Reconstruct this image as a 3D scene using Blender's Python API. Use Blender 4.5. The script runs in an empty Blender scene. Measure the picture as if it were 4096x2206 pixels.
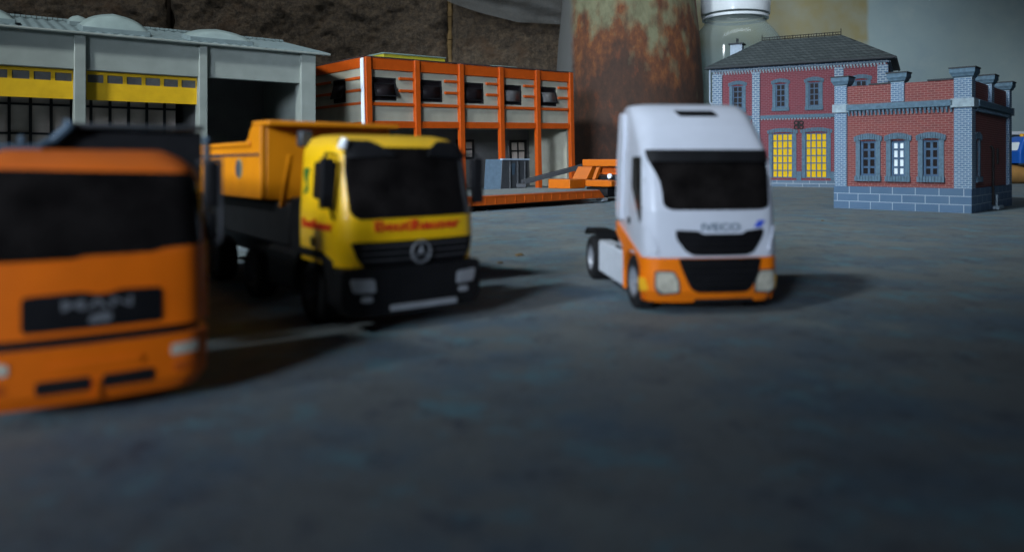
import bpy, bmesh, math, random
from mathutils import Vector, Matrix, noise
from math import sin, cos, pi, radians, sqrt
random.seed(7)
S = bpy.context.scene
C = S.collection
S.unit_settings.system = 'METRIC'
S.unit_settings.scale_length = 0.01          # one unit is one centimetre: this is a table-top display

# ------------------------------------------------------------------ camera, light, exposure
cd = bpy.data.cameras.new('camera'); cam = bpy.data.objects.new('camera', cd); C.objects.link(cam)
cam.location = (0, 0, 3.0); cam.rotation_euler = (radians(90), 0, 0)
cd.sensor_width = 36; cd.lens = 25.93; cd.shift_y = -0.1106; cd.clip_start = 0.1; cd.clip_end = 2000
cd.dof.use_dof = True; cd.dof.focus_distance = 62; cd.dof.aperture_fstop = 0.19
S.camera = cam

W = bpy.data.worlds.new('World'); S.world = W; W.use_nodes = True
bg = W.node_tree.nodes['Background']
bg.inputs[0].default_value = (0.45, 0.62, 1.0, 1); bg.inputs[1].default_value = 0.014

def area(name, loc, aim, size, power, col, spread=180):
    l = bpy.data.lights.new(name, 'AREA'); l.shape = 'RECTANGLE'; l.size = size[0]; l.size_y = size[1]
    l.energy = power; l.color = col; l.spread = radians(spread)
    o = bpy.data.objects.new(name, l); C.objects.link(o); o.location = loc
    o.rotation_euler = (Vector(aim) - Vector(loc)).to_track_quat('-Z', 'Y').to_euler()
    return o
area('window_light', (-43, -58, 27), (6, 76, 4), (26, 20), 10400, (0.69, 0.82, 1.0), 35)
sl_ = bpy.data.lights.new('side_window_light', 'SPOT'); sl_.energy = 1.15e6; sl_.color = (0.84, 0.94, 1.0); sl_.spot_size = radians(34.5); sl_.spot_blend = .25; sl_.shadow_soft_size = 9
so_ = bpy.data.objects.new('side_window_light', sl_); C.objects.link(so_); so_.location = (-90, -50, 96)
so_.rotation_euler = (Vector((14, 82, 0)) - so_.location).to_track_quat('-Z', 'Y').to_euler()
area('rear_fill_light', (-30, 86, 78), (-28, 145, 10), (200, 14), 40000, (0.82, 0.92, 1.0), 130)  # fill lamp added to brighten the walls at the back

V = S.view_settings
S.display_settings.display_device = 'sRGB'
V.view_transform = 'Standard'; V.look = 'None'; V.exposure = -0.2; V.gamma = 1; V.use_curve_mapping = False

# ------------------------------------------------------------------ materials
def nt(name):
    m = bpy.data.materials.new(name); m.use_nodes = True
    return m, m.node_tree, m.node_tree.nodes['Principled BSDF']
def N(t, ty, **kw):
    n = t.nodes.new(ty)
    for k, v in kw.items(): setattr(n, k, v)
    return n
def ramp(t, fac, stops):
    r = N(t, 'ShaderNodeValToRGB'); e = r.color_ramp.elements
    while len(e) < len(stops): e.new(0.5)
    for i, (p, c) in enumerate(stops):
        e[i].position = p; e[i].color = (*c, 1) if len(c) == 3 else c
    t.links.new(fac, r.inputs[0]); return r.outputs[0]
def mixc(t, fac, a, b, mode='MIX'):
    m = N(t, 'ShaderNodeMix', data_type='RGBA', blend_type=mode)
    for s, v in ((0, fac), (6, a), (7, b)):
        if hasattr(v, 'links'): t.links.new(v, m.inputs[s])
        else: m.inputs[s].default_value = v if s == 0 else ((*v, 1) if len(v) == 3 else v)
    return m.outputs[2]
def noi(t, scale, detail=4, rough=.55, vec=None, out='Fac'):
    n = N(t, 'ShaderNodeTexNoise'); n.inputs['Scale'].default_value = scale
    n.inputs['Detail'].default_value = detail; n.inputs['Roughness'].default_value = rough
    if vec is None:
        vec = t.nodes.get('TC') or N(t, 'ShaderNodeTexCoord'); vec.name = 'TC'; vec = vec.outputs['Object']
    t.links.new(vec, n.inputs['Vector']); return n.outputs[out]
def mth(t, op, a, b=None, clamp=False):
    m = N(t, 'ShaderNodeMath', operation=op); m.use_clamp = clamp
    for i, v in enumerate((a, b)):
        if v is None: continue
        if hasattr(v, 'links'): t.links.new(v, m.inputs[i])
        else: m.inputs[i].default_value = v
    return m.outputs[0]
def bump(t, b, h, strength, dist=.05):
    n = N(t, 'ShaderNodeBump'); n.inputs['Strength'].default_value = strength; n.inputs['Distance'].default_value = dist
    t.links.new(h, n.inputs['Height']); t.links.new(n.outputs[0], b.inputs['Normal'])
def mat(name, col, rough=.5, metal=0., var=.12, vs=3., bmp=.0, bs=20., coat=0., spec=.25, dust=0.):
    m, t, b = nt(name)
    f = noi(t, vs, 5)
    lo = tuple(c * (1 - var) for c in col); hi = tuple(min(1, c * (1 + var)) for c in col)
    c = ramp(t, f, [(.3, lo), (.7, hi)])
    if dust:
        g = N(t, 'ShaderNodeNewGeometry'); sp = N(t, 'ShaderNodeSeparateXYZ'); t.links.new(g.outputs['Normal'], sp.inputs[0])
        up = mth(t, 'MULTIPLY', mth(t, 'MAXIMUM', sp.outputs[2], 0), dust)
        up = mth(t, 'MULTIPLY', up, mth(t, 'ADD', noi(t, vs * 2.3, 4), .35), True)
        c = mixc(t, up, c, (.36, .37, .35))
    t.links.new(c, b.inputs['Base Color'])
    b.inputs['Roughness'].default_value = rough; b.inputs['Metallic'].default_value = metal
    b.inputs['Coat Weight'].default_value = coat; b.inputs['Specular IOR Level'].default_value = spec
    if bmp: bump(t, b, noi(t, bs, 4), bmp)
    return m
def brickmat(name, c1, c2, mortar, bw, bh, ms, offs=.5, rough=.7, bmp=.4, z0=0., blotch=.15):
    m, t, b = nt(name)
    tc = N(t, 'ShaderNodeTexCoord'); tc.name = 'TC'; sp = N(t, 'ShaderNodeSeparateXYZ'); t.links.new(tc.outputs['Object'], sp.inputs[0])
    cb = N(t, 'ShaderNodeCombineXYZ')
    t.links.new(mth(t, 'ADD', sp.outputs[0], sp.outputs[1]), cb.inputs[0]); t.links.new(mth(t, 'SUBTRACT', sp.outputs[2], z0), cb.inputs[1])
    br = N(t, 'ShaderNodeTexBrick'); br.offset = offs
    t.links.new(cb.outputs[0], br.inputs['Vector'])
    br.inputs['Color1'].default_value = (*c1, 1); br.inputs['Color2'].default_value = (*c2, 1); br.inputs['Mortar'].default_value = (*mortar, 1)
    br.inputs['Scale'].default_value = 1; br.inputs['Mortar Size'].default_value = ms; br.inputs['Mortar Smooth'].default_value = .2
    br.inputs['Brick Width'].default_value = bw; br.inputs['Row Height'].default_value = bh
    f = noi(t, 1.3, 6, .65)
    c = mixc(t, mth(t, 'MULTIPLY', mth(t, 'SUBTRACT', f, .42), blotch * 6, True), br.outputs['Color'], tuple(.5 * (x + y) for x, y in zip(c1, mortar)))
    t.links.new(c, b.inputs['Base Color']); b.inputs['Roughness'].default_value = rough
    bump(t, b, mth(t, 'SUBTRACT', 1, br.outputs['Fac']), bmp, .02)
    return m

M = {}
M['truck_white'] = mat('truck_white', (.60, .625, .69), .32, var=.03, coat=.3)
M['truck_orange'] = mat('truck_orange', (.86, .19, .004), .42, var=.06, coat=.1)
M['old_orange'] = mat('old_orange', (.72, .135, .002), .45, var=.1, vs=1.2, coat=.1, dust=.08)
M['truck_yellow'] = mat('truck_yellow', (.88, .50, .003), .42, var=.05, coat=.1, dust=.12)
M['bed_yellow'] = mat('bed_yellow', (.54, .175, .002), .5, var=.08, vs=1.5, dust=.1)
M['glass_dark'] = mat('glass_dark', (.010, .0085, .008), .14, var=.6, vs=1.5, spec=.35)
M['black_plastic'] = mat('black_plastic', (.008, .008, .009), .6, var=.25, bmp=.1, spec=.2)
M['rim_dark'] = mat('rim_dark', (.07, .07, .075), .5, metal=.2)
M['black_grille'] = mat('black_grille', (.005, .005, .006), .6, var=.3, spec=.15)
M['rubber'] = mat('rubber', (.012, .012, .013), .85, var=.2, bmp=.3, bs=12)
M['silver'] = mat('silver', (.55, .57, .62), .35, metal=.7, var=.08)
M['grey_chrome'] = mat('grey_chrome', (.35, .36, .38), .4, metal=.3, var=.1)
M['lamp_lens'] = mat('lamp_lens', (.50, .47, .38), .18, var=.2, vs=8, coat=.5)
M['amber'] = mat('amber', (.85, .42, .02), .3)
M['tank_white'] = mat('tank_white', (.62, .65, .70), .4, var=.07)
M['red_ink'] = mat('red_ink', (.62, .035, .012), .5)
M['green_ink'] = mat('green_ink', (.03, .12, .02), .5)
M['blue_ink'] = mat('blue_ink', (.05, .1, .55), .4)
M['letter_grey'] = mat('letter_grey', (.16, .21, .26), .4)
M['pale_ink'] = mat('pale_ink', (.24, .21, .10), .5)
M['badge_grey'] = mat('badge_grey', (.15, .155, .165), .45, metal=.2)
M['cream'] = mat('cream', (.33, .31, .24), .6, var=.09, vs=.8, dust=.3)
M['orange_trim'] = mat('orange_trim', (.44, .066, .004), .5, var=.1, vs=1.4, dust=.35)
M['roof_dark'] = mat('roof_dark', (.05, .03, .028), .6)
M['hall_grey'] = mat('hall_grey', (.245, .265, .235), .6, var=.09, vs=.7, dust=.3)
M['hall_roof'] = mat('hall_roof', (.17, .215, .215), .55, var=.12, vs=1.1)
M['dome'] = mat('dome', (.26, .32, .30), .3, var=.1, vs=1, spec=.6)
M['door_yellow'] = mat('door_yellow', (.62, .36, .010), .5, var=.1, vs=1.)
M['pane_grey'] = mat('pane_grey', (.13, .125, .12), .3, var=.25, vs=1.2)
M['pane_tan'] = mat('pane_tan', (.48, .40, .34), .6, var=.2, vs=.6)
M['black_frame'] = mat('black_frame', (.012, .012, .013), .5)
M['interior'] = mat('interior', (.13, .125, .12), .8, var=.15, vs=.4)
M['skylight_yellow'] = mat('skylight_yellow', (.42, .36, .03), .45)
M['skylight_top'] = mat('skylight_top', (.2, .27, .23), .35)
M['brick'] = brickmat('brick', (.18, .024, .022), (.13, .018, .019), (.27, .14, .12), .38, .14, .017)
M['brick_rose'] = brickmat('brick_rose', (.17, .015, .028), (.13, .012, .023), (.22, .085, .10), .55, .22, .026)
M['quoin'] = brickmat('quoin', (.075, .15, .25), (.055, .12, .21), (.36, .43, .47), .32, .125, .016, blotch=.05)
M['quoin_far'] = brickmat('quoin_far', (.085, .155, .25), (.065, .125, .21), (.36, .42, .45), .6, .28, .045, blotch=.05)
M['plinth'] = brickmat('plinth', (.06, .12, .205), (.05, .105, .18), (.30, .37, .42), 1.3, .50, .022, .42, blotch=.05)
M['plinth_far'] = brickmat('plinth_far', (.10, .155, .22), (.08, .13, .19), (.40, .45, .48), 1.9, .42, .03, .42, blotch=.05)
M['stone_trim'] = mat('stone_trim', (.085, .145, .195), .7, var=.25, vs=5, bmp=.3, bs=12, dust=.2)
M['trim_light'] = mat('trim_light', (.27, .34, .38), .7, var=.2, vs=4)
M['cap_dark'] = mat('cap_dark', (.03, .035, .04), .6)
M['win_blue'] = mat('win_blue', (.05, .10, .17), .5, var=.2)
M['pane_black'] = mat('pane_black', (.012, .009, .010), .5, spec=.12)
M['pane_yellow'] = mat('pane_yellow', (.72, .44, .003), .6, var=.04, spec=.15)
M['pane_white'] = mat('pane_white', (.78, .84, .86), .5, var=.04)
M['iron'] = mat('iron', (.02, .018, .018), .6)
M['slate'] = brickmat('slate', (.062, .078, .08), (.035, .048, .05), (.012, .016, .018), .62, .42, .05, bmp=1., blotch=.06)
M['zinc'] = mat('zinc', (.35, .42, .50), .5)
M['cap_white'] = mat('cap_white', (.74, .78, .80), .3, var=.03, coat=.3)
M['skip_blue'] = mat('skip_blue', (.06, .09, .12), .5, var=.12)
M['skip_dark'] = mat('skip_dark', (.06, .062, .065), .5, var=.15)
M['deck_dust'] = mat('deck_dust', (.22, .24, .235), .85, var=.12, vs=3, bmp=.3)
M['loader_orange'] = mat('loader_orange', (.44, .10, .001), .6, var=.06, dust=.12)
M['deck_orange'] = mat('deck_orange', (.50, .085, .005), .55, var=.12, vs=1.5, dust=.3)
M['steel_dark'] = mat('steel_dark', (.05, .052, .055), .45, metal=.2)
M['bed_grey'] = mat('bed_grey', (.16, .24, .34), .5, var=.1)
M['toy_blue'] = mat('toy_blue', (.01, .10, .45), .3, var=.06, coat=.4)
M['toy_red'] = mat('toy_red', (.55, .02, .03), .4)
M['mortar'] = mat('mortar', (.16, .10, .04), .95, var=.35, vs=.5, bmp=1, bs=2)

# ------------------------------------------------------------------ mesh helpers
class MB:
    def __init__(s, T=None): s.v = []; s.f = []; s.m = []; s.T = T
    def add(s, vs, fs, mi=0):
        n = len(s.v)
        for p in vs:
            p = Vector(p); s.v.append(s.T @ p if s.T else p)
        for f in fs: s.f.append([n + i for i in f]); s.m.append(mi)
        return s
    def box(s, x0, x1, y0, y1, z0, z1, mi=0):
        v = [(x0, y0, z0), (x1, y0, z0), (x1, y1, z0), (x0, y1, z0), (x0, y0, z1), (x1, y0, z1), (x1, y1, z1), (x0, y1, z1)]
        return s.add(v, [(0, 3, 2, 1), (4, 5, 6, 7), (0, 1, 5, 4), (1, 2, 6, 5), (2, 3, 7, 6), (3, 0, 4, 7)], mi)
    def prism(s, pts, axis, a, b, mi=0):
        def P(p, t): return (t, p[0], p[1]) if axis == 'x' else (p[0], t, p[1]) if axis == 'y' else (p[0], p[1], t)
        n = len(pts); v = [P(p, a) for p in pts] + [P(p, b) for p in pts]
        return s.add(v, [list(range(n)), list(range(2 * n - 1, n - 1, -1))] + [(i, i + n, (i + 1) % n + n, (i + 1) % n) for i in range(n)], mi)
    def cyl(s, p0, p1, r0, r1=None, n=24, mi=0, cap=True):
        p0, p1 = Vector(p0), Vector(p1); r1 = r0 if r1 is None else r1
        d = (p1 - p0).normalized(); a = d.orthogonal().normalized(); b = d.cross(a)
        v = [p + (a * cos(2 * pi * i / n) + b * sin(2 * pi * i / n)) * r for p, r in ((p0, r0), (p1, r1)) for i in range(n)]
        f = [(i, (i + 1) % n, (i + 1) % n + n, i + n) for i in range(n)]
        if cap: f += [list(range(n - 1, -1, -1)), list(range(n, 2 * n))]
        return s.add(v, f, mi)
    def tube(s, pts, r, n=8, mi=0):
        for a, b in zip(pts, pts[1:]): s.cyl(a, b, r, n=n, mi=mi)
        return s
    def lathe(s, c, prof, axis='z', n=40, mi=0):
        v = []
        for r, h in prof:
            for i in range(n):
                a = 2 * pi * i / n; p = (r * cos(a), r * sin(a), h)
                if axis == 'x': p = (p[2], p[0], p[1])
                if axis == 'y': p = (p[0], p[2], p[1])
                v.append((c[0] + p[0], c[1] + p[1], c[2] + p[2]))
        f = [(k * n + i, k * n + (i + 1) % n, (k + 1) * n + (i + 1) % n, (k + 1) * n + i) for k in range(len(prof) - 1) for i in range(n)]
        return s.add(v, f, mi)
    def ring(s, c, R, r, n=24, k=8, mi=0):                 # a torus lying in the xz plane
        v = [(c[0] + (R + r * cos(b)) * cos(a), c[1] + r * sin(b), c[2] + (R + r * cos(b)) * sin(a))
             for a in (2 * pi * i / n for i in range(n)) for b in (2 * pi * j / k for j in range(k))]
        return s.add(v, [(i * k + j, i * k + (j + 1) % k, ((i + 1) % n) * k + (j + 1) % k, ((i + 1) % n) * k + j) for i in range(n) for j in range(k)], mi)
    def wall(s, x0, x1, z0, z1, y0, y1, holes=(), mi=0):    # a wall with real openings
        xs = sorted({x0, x1, *[h[0] for h in holes], *[h[1] for h in holes]}); zs = sorted({z0, z1, *[h[2] for h in holes], *[h[3] for h in holes]})
        nx, nz = len(xs) - 1, len(zs) - 1
        def solid(i, j):
            if not (0 <= i < nx and 0 <= j < nz): return False
            cx, cz = (xs[i] + xs[i + 1]) / 2, (zs[j] + zs[j + 1]) / 2
            return not any(h[0] < cx < h[1] and h[2] < cz < h[3] for h in holes)
        for i in range(nx):
            for j in range(nz):
                if not solid(i, j): continue
                a, b, c, d = xs[i], xs[i + 1], zs[j], zs[j + 1]
                s.add([(a, y0, c), (b, y0, c), (b, y0, d), (a, y0, d)], [(0, 1, 2, 3)], mi)
                s.add([(a, y1, c), (b, y1, c), (b, y1, d), (a, y1, d)], [(3, 2, 1, 0)], mi)
                if not solid(i - 1, j): s.add([(a, y0, c), (a, y0, d), (a, y1, d), (a, y1, c)], [(0, 1, 2, 3)], mi)
                if not solid(i + 1, j): s.add([(b, y0, c), (b, y1, c), (b, y1, d), (b, y0, d)], [(0, 1, 2, 3)], mi)
                if not solid(i, j - 1): s.add([(a, y0, c), (a, y1, c), (b, y1, c), (b, y0, c)], [(0, 1, 2, 3)], mi)
                if not solid(i, j + 1): s.add([(a, y0, d), (b, y0, d), (b, y1, d), (a, y1, d)], [(0, 1, 2, 3)], mi)
        return s
    def build(s, name, mats, parent=None, bevel=0., smooth=35, weld=False, seg=2):
        me = bpy.data.meshes.new(name)
        me.from_pydata([tuple(p) for p in s.v], [], s.f)
        for k in (mats if isinstance(mats, (list, tuple)) else [mats]): me.materials.append(M[k] if isinstance(k, str) else k)
        me.polygons.foreach_set('material_index', s.m)
        bm = bmesh.new(); bm.from_mesh(me)
        if weld: bmesh.ops.remove_doubles(bm, verts=bm.verts, dist=1e-4)
        bmesh.ops.recalc_face_normals(bm, faces=bm.faces)
        bm.to_mesh(me); bm.free()
        if smooth:
            me.polygons.foreach_set('use_smooth', [True] * len(me.polygons)); me.set_sharp_from_angle(angle=radians(smooth))
        me.update()
        return link(name, me, parent, bevel, seg)
def link(name, me, parent=None, bevel=0., seg=2):
    o = bpy.data.objects.new(name, me); C.objects.link(o)
    if parent: o.parent = parent
    if bevel:
        md = o.modifiers.new('bevel', 'BEVEL'); md.width = bevel; md.segments = seg; md.limit_method = 'ANGLE'; md.angle_limit = radians(40)
    return o
def tag(o, label=None, cat=None, group=None, kind=None):
    if label: o['label'] = label
    if cat: o['category'] = cat
    if group: o['group'] = group
    if kind: o['kind'] = kind
    return o
def thing(name, label, cat, loc, rot=0, group=None):
    o = bpy.data.objects.new(name, None); C.objects.link(o); o.empty_display_size = 1
    o.location = loc; o.rotation_euler = (0, 0, radians(rot))
    return tag(o, label, cat, group)
def rpoly(pts, r, k=5):                                     # outline with rounded corners; r a number or one per corner
    out = []; n = len(pts)
    for i, p in enumerate(pts):
        ri = r[i] if isinstance(r, (list, tuple)) else r
        p = Vector(p); a = Vector(pts[i - 1]); b = Vector(pts[(i + 1) % n])
        if ri <= 0: out.append(tuple(p)); continue
        da = (a - p); db = (b - p); q = min(ri, da.length * .48, db.length * .48)
        A = p + da.normalized() * q; B = p + db.normalized() * q
        for j in range(k + 1):
            t = j / k; out.append(tuple((1 - t) ** 2 * A + 2 * t * (1 - t) * p + t * t * B))
    return out
def skin(name, outline, surf, proud, mname, parent, back=.05, axis='y', step=.12, bevel=0.):
    """a shell cut to the outline that follows a curved body: surf(a, z) gives the depth of the body there; axis x = on the left or right side"""
    bm = bmesh.new()
    vs = [bm.verts.new((p[0], 0, p[1])) for p in outline]; bm.faces.new(vs)
    xs = [p[0] for p in outline]; zs = [p[1] for p in outline]
    for ax, lo, hi in ((0, min(xs), max(xs)), (2, min(zs), max(zs))):
        k = math.floor(lo / step) + 1
        while k * step < hi:
            co = [0, 0, 0]; no = [0, 0, 0]; co[ax] = k * step; no[ax] = 1
            bmesh.ops.bisect_plane(bm, geom=bm.verts[:] + bm.edges[:] + bm.faces[:], plane_co=co, plane_no=no); k += 1
    bmesh.ops.triangulate(bm, faces=[f for f in bm.faces if len(f.verts) > 4])
    front = bm.verts[:]
    r = bmesh.ops.extrude_face_region(bm, geom=bm.faces[:])
    new = [g for g in r['geom'] if isinstance(g, bmesh.types.BMVert)]; ns = set(new)
    for v in bm.verts:
        a, z = v.co.x, v.co.z; d = surf(a, z); off = back if v in ns else -proud
        if axis == 'y': v.co = (a, d + off, z)
        elif axis == 'x-': v.co = (-(d - off), a, z)
        else: v.co = (d - off, a, z)
    bmesh.ops.recalc_face_normals(bm, faces=bm.faces)
    me = bpy.data.meshes.new(name); bm.to_mesh(me); bm.free(); me.materials.append(M[mname])
    me.polygons.foreach_set('use_smooth', [True] * len(me.polygons)); me.set_sharp_from_angle(angle=radians(40))
    return link(name, me, parent)
def letters(name, text, size, cx, cz, surf, mname, parent, width=None, proud=.012, axis='y', rev=False, shear=0., ext=.02):
    cu = bpy.data.curves.new(name, 'FONT'); cu.body = text; cu.size = size; cu.align_x = 'CENTER'; cu.align_y = 'CENTER'
    cu.resolution_u = 3; cu.shear = shear; cu.offset = size * .018
    ob = bpy.data.objects.new(name, cu); C.objects.link(ob)
    dg = bpy.context.evaluated_depsgraph_get(); src = ob.evaluated_get(dg).to_mesh()
    vs = [v.co.copy() for v in src.vertices]; fs = [list(p.vertices) for p in src.polygons]
    ob.evaluated_get(dg).to_mesh_clear(); bpy.data.objects.remove(ob)
    w = max(v.x for v in vs) - min(v.x for v in vs); k = (width / w) if width else 1
    mb = MB(); n = len(vs); P = []
    for o_ in (-proud - ext, .0):
        for v in vs:
            a = cx + v.x * k * (-1 if rev else 1); z = cz + v.y; d = surf(a, z)
            P.append((a, d + o_, z) if axis == 'y' else (-(d - o_), a, z))
    ed = {}
    for f in fs:
        for i in range(len(f)):
            e = (f[i], f[(i + 1) % len(f)]); ed[tuple(sorted(e))] = ed.get(tuple(sorted(e)), 0) + 1
    F = fs + [(a, b, b + n, a + n) for (a, b), c in ed.items() if c == 1]
    mb.add(P, F)
    return mb.build(name, mname, parent, smooth=0)

# a vehicle cab: slices (z, half width, front y, back y, corner radius, bow), everything on it follows the same surface
class Cab:
    def __init__(s, sl): s.sl = sl
    def par(s, z):
        L = s.sl
        if z <= L[0][0]: return L[0][1:]
        for a, b in zip(L, L[1:]):
            if z <= b[0]:
                t = (z - a[0]) / (b[0] - a[0]); return tuple(p + (q - p) * t for p, q in zip(a[1:], b[1:]))
        return L[-1][1:]
    def front(s, x, z):
        w, yf, yb, r, bow = s.par(z); ax = min(abs(x), w * .9999)
        y = yf + bow * (ax / w) ** 2
        if ax > w - r: y += r - sqrt(max(0, r * r - (ax - (w - r)) ** 2))
        return y
    def side(s, y, z):
        w, yf, yb, r, bow = s.par(z); y0 = yf + bow
        if y < y0 + r: return w - r + sqrt(max(0, r * r - (y0 + r - max(y, y0)) ** 2))
        return w
    def mesh(s, name, mname, parent, dz=.07, z0=None, z1=None):
        z0 = s.sl[0][0] if z0 is None else z0; z1 = s.sl[-1][0] if z1 is None else z1
        zs = sorted({z0, z1} | {l[0] for l in s.sl if z0 < l[0] < z1} | {z0 + (z1 - z0) * i / int((z1 - z0) / dz) for i in range(int((z1 - z0) / dz))})
        mb = MB(); rows = []
        for z in zs:
            w, yf, yb, r, bow = s.par(z); half = []
            for i in range(9): half.append((w * .0 + (w - r) * i / 8, None))
            pts = [( (w - r) * i / 8) for i in range(9)] + [w - r + r * sin(pi / 2 * i / 7) for i in range(1, 8)]
            R = [(x, s.front(x, z) if i < len(pts) - 1 else yf + bow + r) for i, x in enumerate(pts)]
            rb = min(.12, w * .3); R += [(w, yb - rb), (w - rb * .3, yb - rb * .3), (w - rb, yb)]
            ring = R + [(-x, y) for x, y in reversed(R) if x > 1e-6]
            rows.append([(x, y, z) for x, y in ring])
        n = len(rows[0])
        mb.add([p for r_ in rows for p in r_], [(k * n + i, k * n + (i + 1) % n, (k + 1) * n + (i + 1) % n, (k + 1) * n + i) for k in range(len(rows) - 1) for i in range(n)])
        mb.add(rows[0], [list(range(n))]); mb.add(rows[-1], [list(range(n))])
        return mb.build(name, mname, parent, weld=True, smooth=48)
def wheel(parent, x, y, r=.55, w=.34, rimm='silver', z=None):
    s = 1 if x > 0 else -1; z = r if z is None else z
    prof = [(r * .55, -w / 2), (r * .93, -w / 2), (r, -w * .36), (r, w * .36), (r * .93, w / 2), (r * .55, w / 2)]
    g = MB().lathe((x, y, z), prof, 'x', 32)
    for k in range(22):
        a = 2 * pi * k / 22; g.box(x - w * .42, x + w * .42, y + r * .995 * cos(a) - .015, y + r * .995 * cos(a) + .015, z + r * .995 * sin(a) - .015, z + r * .995 * sin(a) + .015)
    t = g.build('tyre', 'rubber', None)
    root = bpy.data.objects.new('wheel', None); C.objects.link(root); root.parent = parent; t.parent = root
    q = s * w / 2
    m = MB().lathe((x, y, z), [(.001, q * .55), (r * .2, q * .9), (r * .22, q * .55), (r * .42, q * .45), (r * .56, q * .95), (r * .6, q * 1.02), (r * .62, q * .6)], 'x', 28)
    for k in range(8):
        a = 2 * pi * k / 8; m.cyl((x + q * .5, y + r * .32 * cos(a), z + r * .32 * sin(a)), (x + q * .72, y + r * .32 * cos(a), z + r * .32 * sin(a)), r * .045, n=6)
    m.build('rim', rimm, root)

# ------------------------------------------------------------------ the setting
m, t, b = nt('ground_board')
f1 = noi(t, .11, 6, .6); f2 = noi(t, 3.2, 8, .75); f3 = noi(t, .34, 5, .6)
c = ramp(t, f1, [(.3, (.13, .15, .16)), (.5, (.165, .185, .185)), (.7, (.21, .228, .215))])
c = mixc(t, mth(t, 'MULTIPLY', mth(t, 'SUBTRACT', f3, .46), 6.5, True), c, (.085, .15, .205))
c = mixc(t, mth(t, 'MULTIPLY', mth(t, 'SUBTRACT', noi(t, .42, 8, .75), .52), 5, True), c, (.085, .085, .09))
c = mixc(t, mth(t, 'MULTIPLY', mth(t, 'SUBTRACT', f2, .35), 1.6, True), c, (.19, .215, .215))
c = mixc(t, mth(t, 'MULTIPLY', mth(t, 'SUBTRACT', noi(t, .75, 9, .75), .53), 12, True), c, (.13, .245, .28))
c = mixc(t, mth(t, 'MULTIPLY', mth(t, 'SUBTRACT', noi(t, 1.1, 9, .8), .54), 10, True), c, (.075, .088, .115))
c = mixc(t, mth(t, 'MULTIPLY', mth(t, 'SUBTRACT', noi(t, 14, 3, .6), .60), 7, True), c, (.045, .045, .045))
c = mixc(t, mth(t, 'MULTIPLY', mth(t, 'SUBTRACT', noi(t, 9, 3, .6), .64), 6, True), c, (.34, .36, .36))
c = mixc(t, mth(t, 'MULTIPLY', mth(t, 'SUBTRACT', noi(t, .23, 9, .72), .57), 9, True), c, (.22, .26, .25))
t.links.new(c, b.inputs['Base Color']); b.inputs['Roughness'].default_value = .8
bump(t, b, mth(t, 'ADD', f2, mth(t, 'MULTIPLY', noi(t, 22, 3), .6)), .45, .03)
M['ground'] = m
g = MB(); nx, ny = 60, 60
P = []
for j in range(ny + 1):
    for i in range(nx + 1):
        x = -260 + 520 * i / nx; y = -60 + 320 * j / ny
        P.append((x, y, 0))
g.add(P, [(j * (nx + 1) + i, j * (nx + 1) + i + 1, (j + 1) * (nx + 1) + i + 1, (j + 1) * (nx + 1) + i) for j in range(ny) for i in range(nx)])
tag(g.build('ground', 'ground'), 'grey dusty board the models stand on', kind='structure')

# ---- stone wall behind the left half
m, t, b = nt('rough_stone')
f = noi(t, 1.0, 10, .85); f2 = noi(t, 2.6, 8, .85)
c = ramp(t, f, [(.36, (.035, .024, .016)), (.5, (.115, .08, .05)), (.6, (.21, .14, .08)), (.7, (.27, .22, .17))])
c = mixc(t, mth(t, 'MULTIPLY', mth(t, 'SUBTRACT', f2, .5), 4.4, True), c, (.24, .18, .12))
c = mixc(t, mth(t, 'MULTIPLY', mth(t, 'SUBTRACT', noi(t, .16, 4, .6), .55), 5, True), c, (.14, .075, .035))
c = mixc(t, mth(t, 'MULTIPLY', mth(t, 'SUBTRACT', .42, noi(t, 1.1, 6, .7)), 6, True), c, (.012, .011, .011))
t.links.new(c, b.inputs['Base Color']); b.inputs['Roughness'].default_value = .95
bump(t, b, mth(t, 'ADD', mth(t, 'MULTIPLY', f2, .8), noi(t, 1.5, 9, .75)), 1., 1.5)
M['rough_stone'] = m
wl = thing('stone_wall', 'rough dark brown stone block wall behind the grey hall and the orange office', 'wall', (-40, 125, 0))
def block(x0, x1, seed, amp):
    nx, nz = int((x1 - x0) / .38), 100; P = []; H = 38
    for j in range(nz + 1):
        for i in range(nx + 1):
            x = x0 + (x1 - x0) * i / nx; z = -1 + H * j / nz
            e = min(x - x0, x1 - x) ; q = max(0, 1 - e / 1.4) ** 2 * 1.6
            d = noise.fractal(Vector((x * .22 + seed, z * .22, seed)), 1.0, 2.0, 6) * amp + noise.fractal(Vector((x * 1.1, z * 1.1, seed)), .8, 2.0, 4) * .34
            P.append((x + 40, d + q, z))
    n0 = len(P); g = MB(); n = nx + 1
    F = [(j * n + i, j * n + i + 1, (j + 1) * n + i + 1, (j + 1) * n + i) for j in range(nz) for i in range(nx)]
    g.add(P, F); g.box(x0 + 40, x1 + 40, 3.4, 9, -1, H - 1)
    g.add([P[0], P[nz * n], (x0 + 40, 4, H - 1), (x0 + 40, 4, -1)], [(0, 1, 2, 3)]); g.add([P[nx], P[nz * n + nx], (x1 + 40, 4, H - 1), (x1 + 40, 4, -1)], [(0, 1, 2, 3)])
    g.build('stone_block', 'rough_stone', wl, smooth=70)
block(-130, -59.4, 3.1, 1.0); block(-58.2, -11.1, 9.7, 1.1); block(-10.3, 30, 17.3, 1.1)
g = MB()
for (x, w_, dz) in ((-10.7, .55, .6),):
    pts = [((x + .3 * noise.noise(Vector((z * .3, 0, 0))) + 40), 2.0 + .5 * noise.noise(Vector((0, z * .4, 3))), z) for z in [k * .8 for k in range(48)]]
    for a, b_ in zip(pts, pts[1:]): g.cyl(a, b_, w_ * (1 + .25 * noise.noise(Vector(a))), w_ * (1 + .25 * noise.noise(Vector(b_))), 10)
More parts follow.
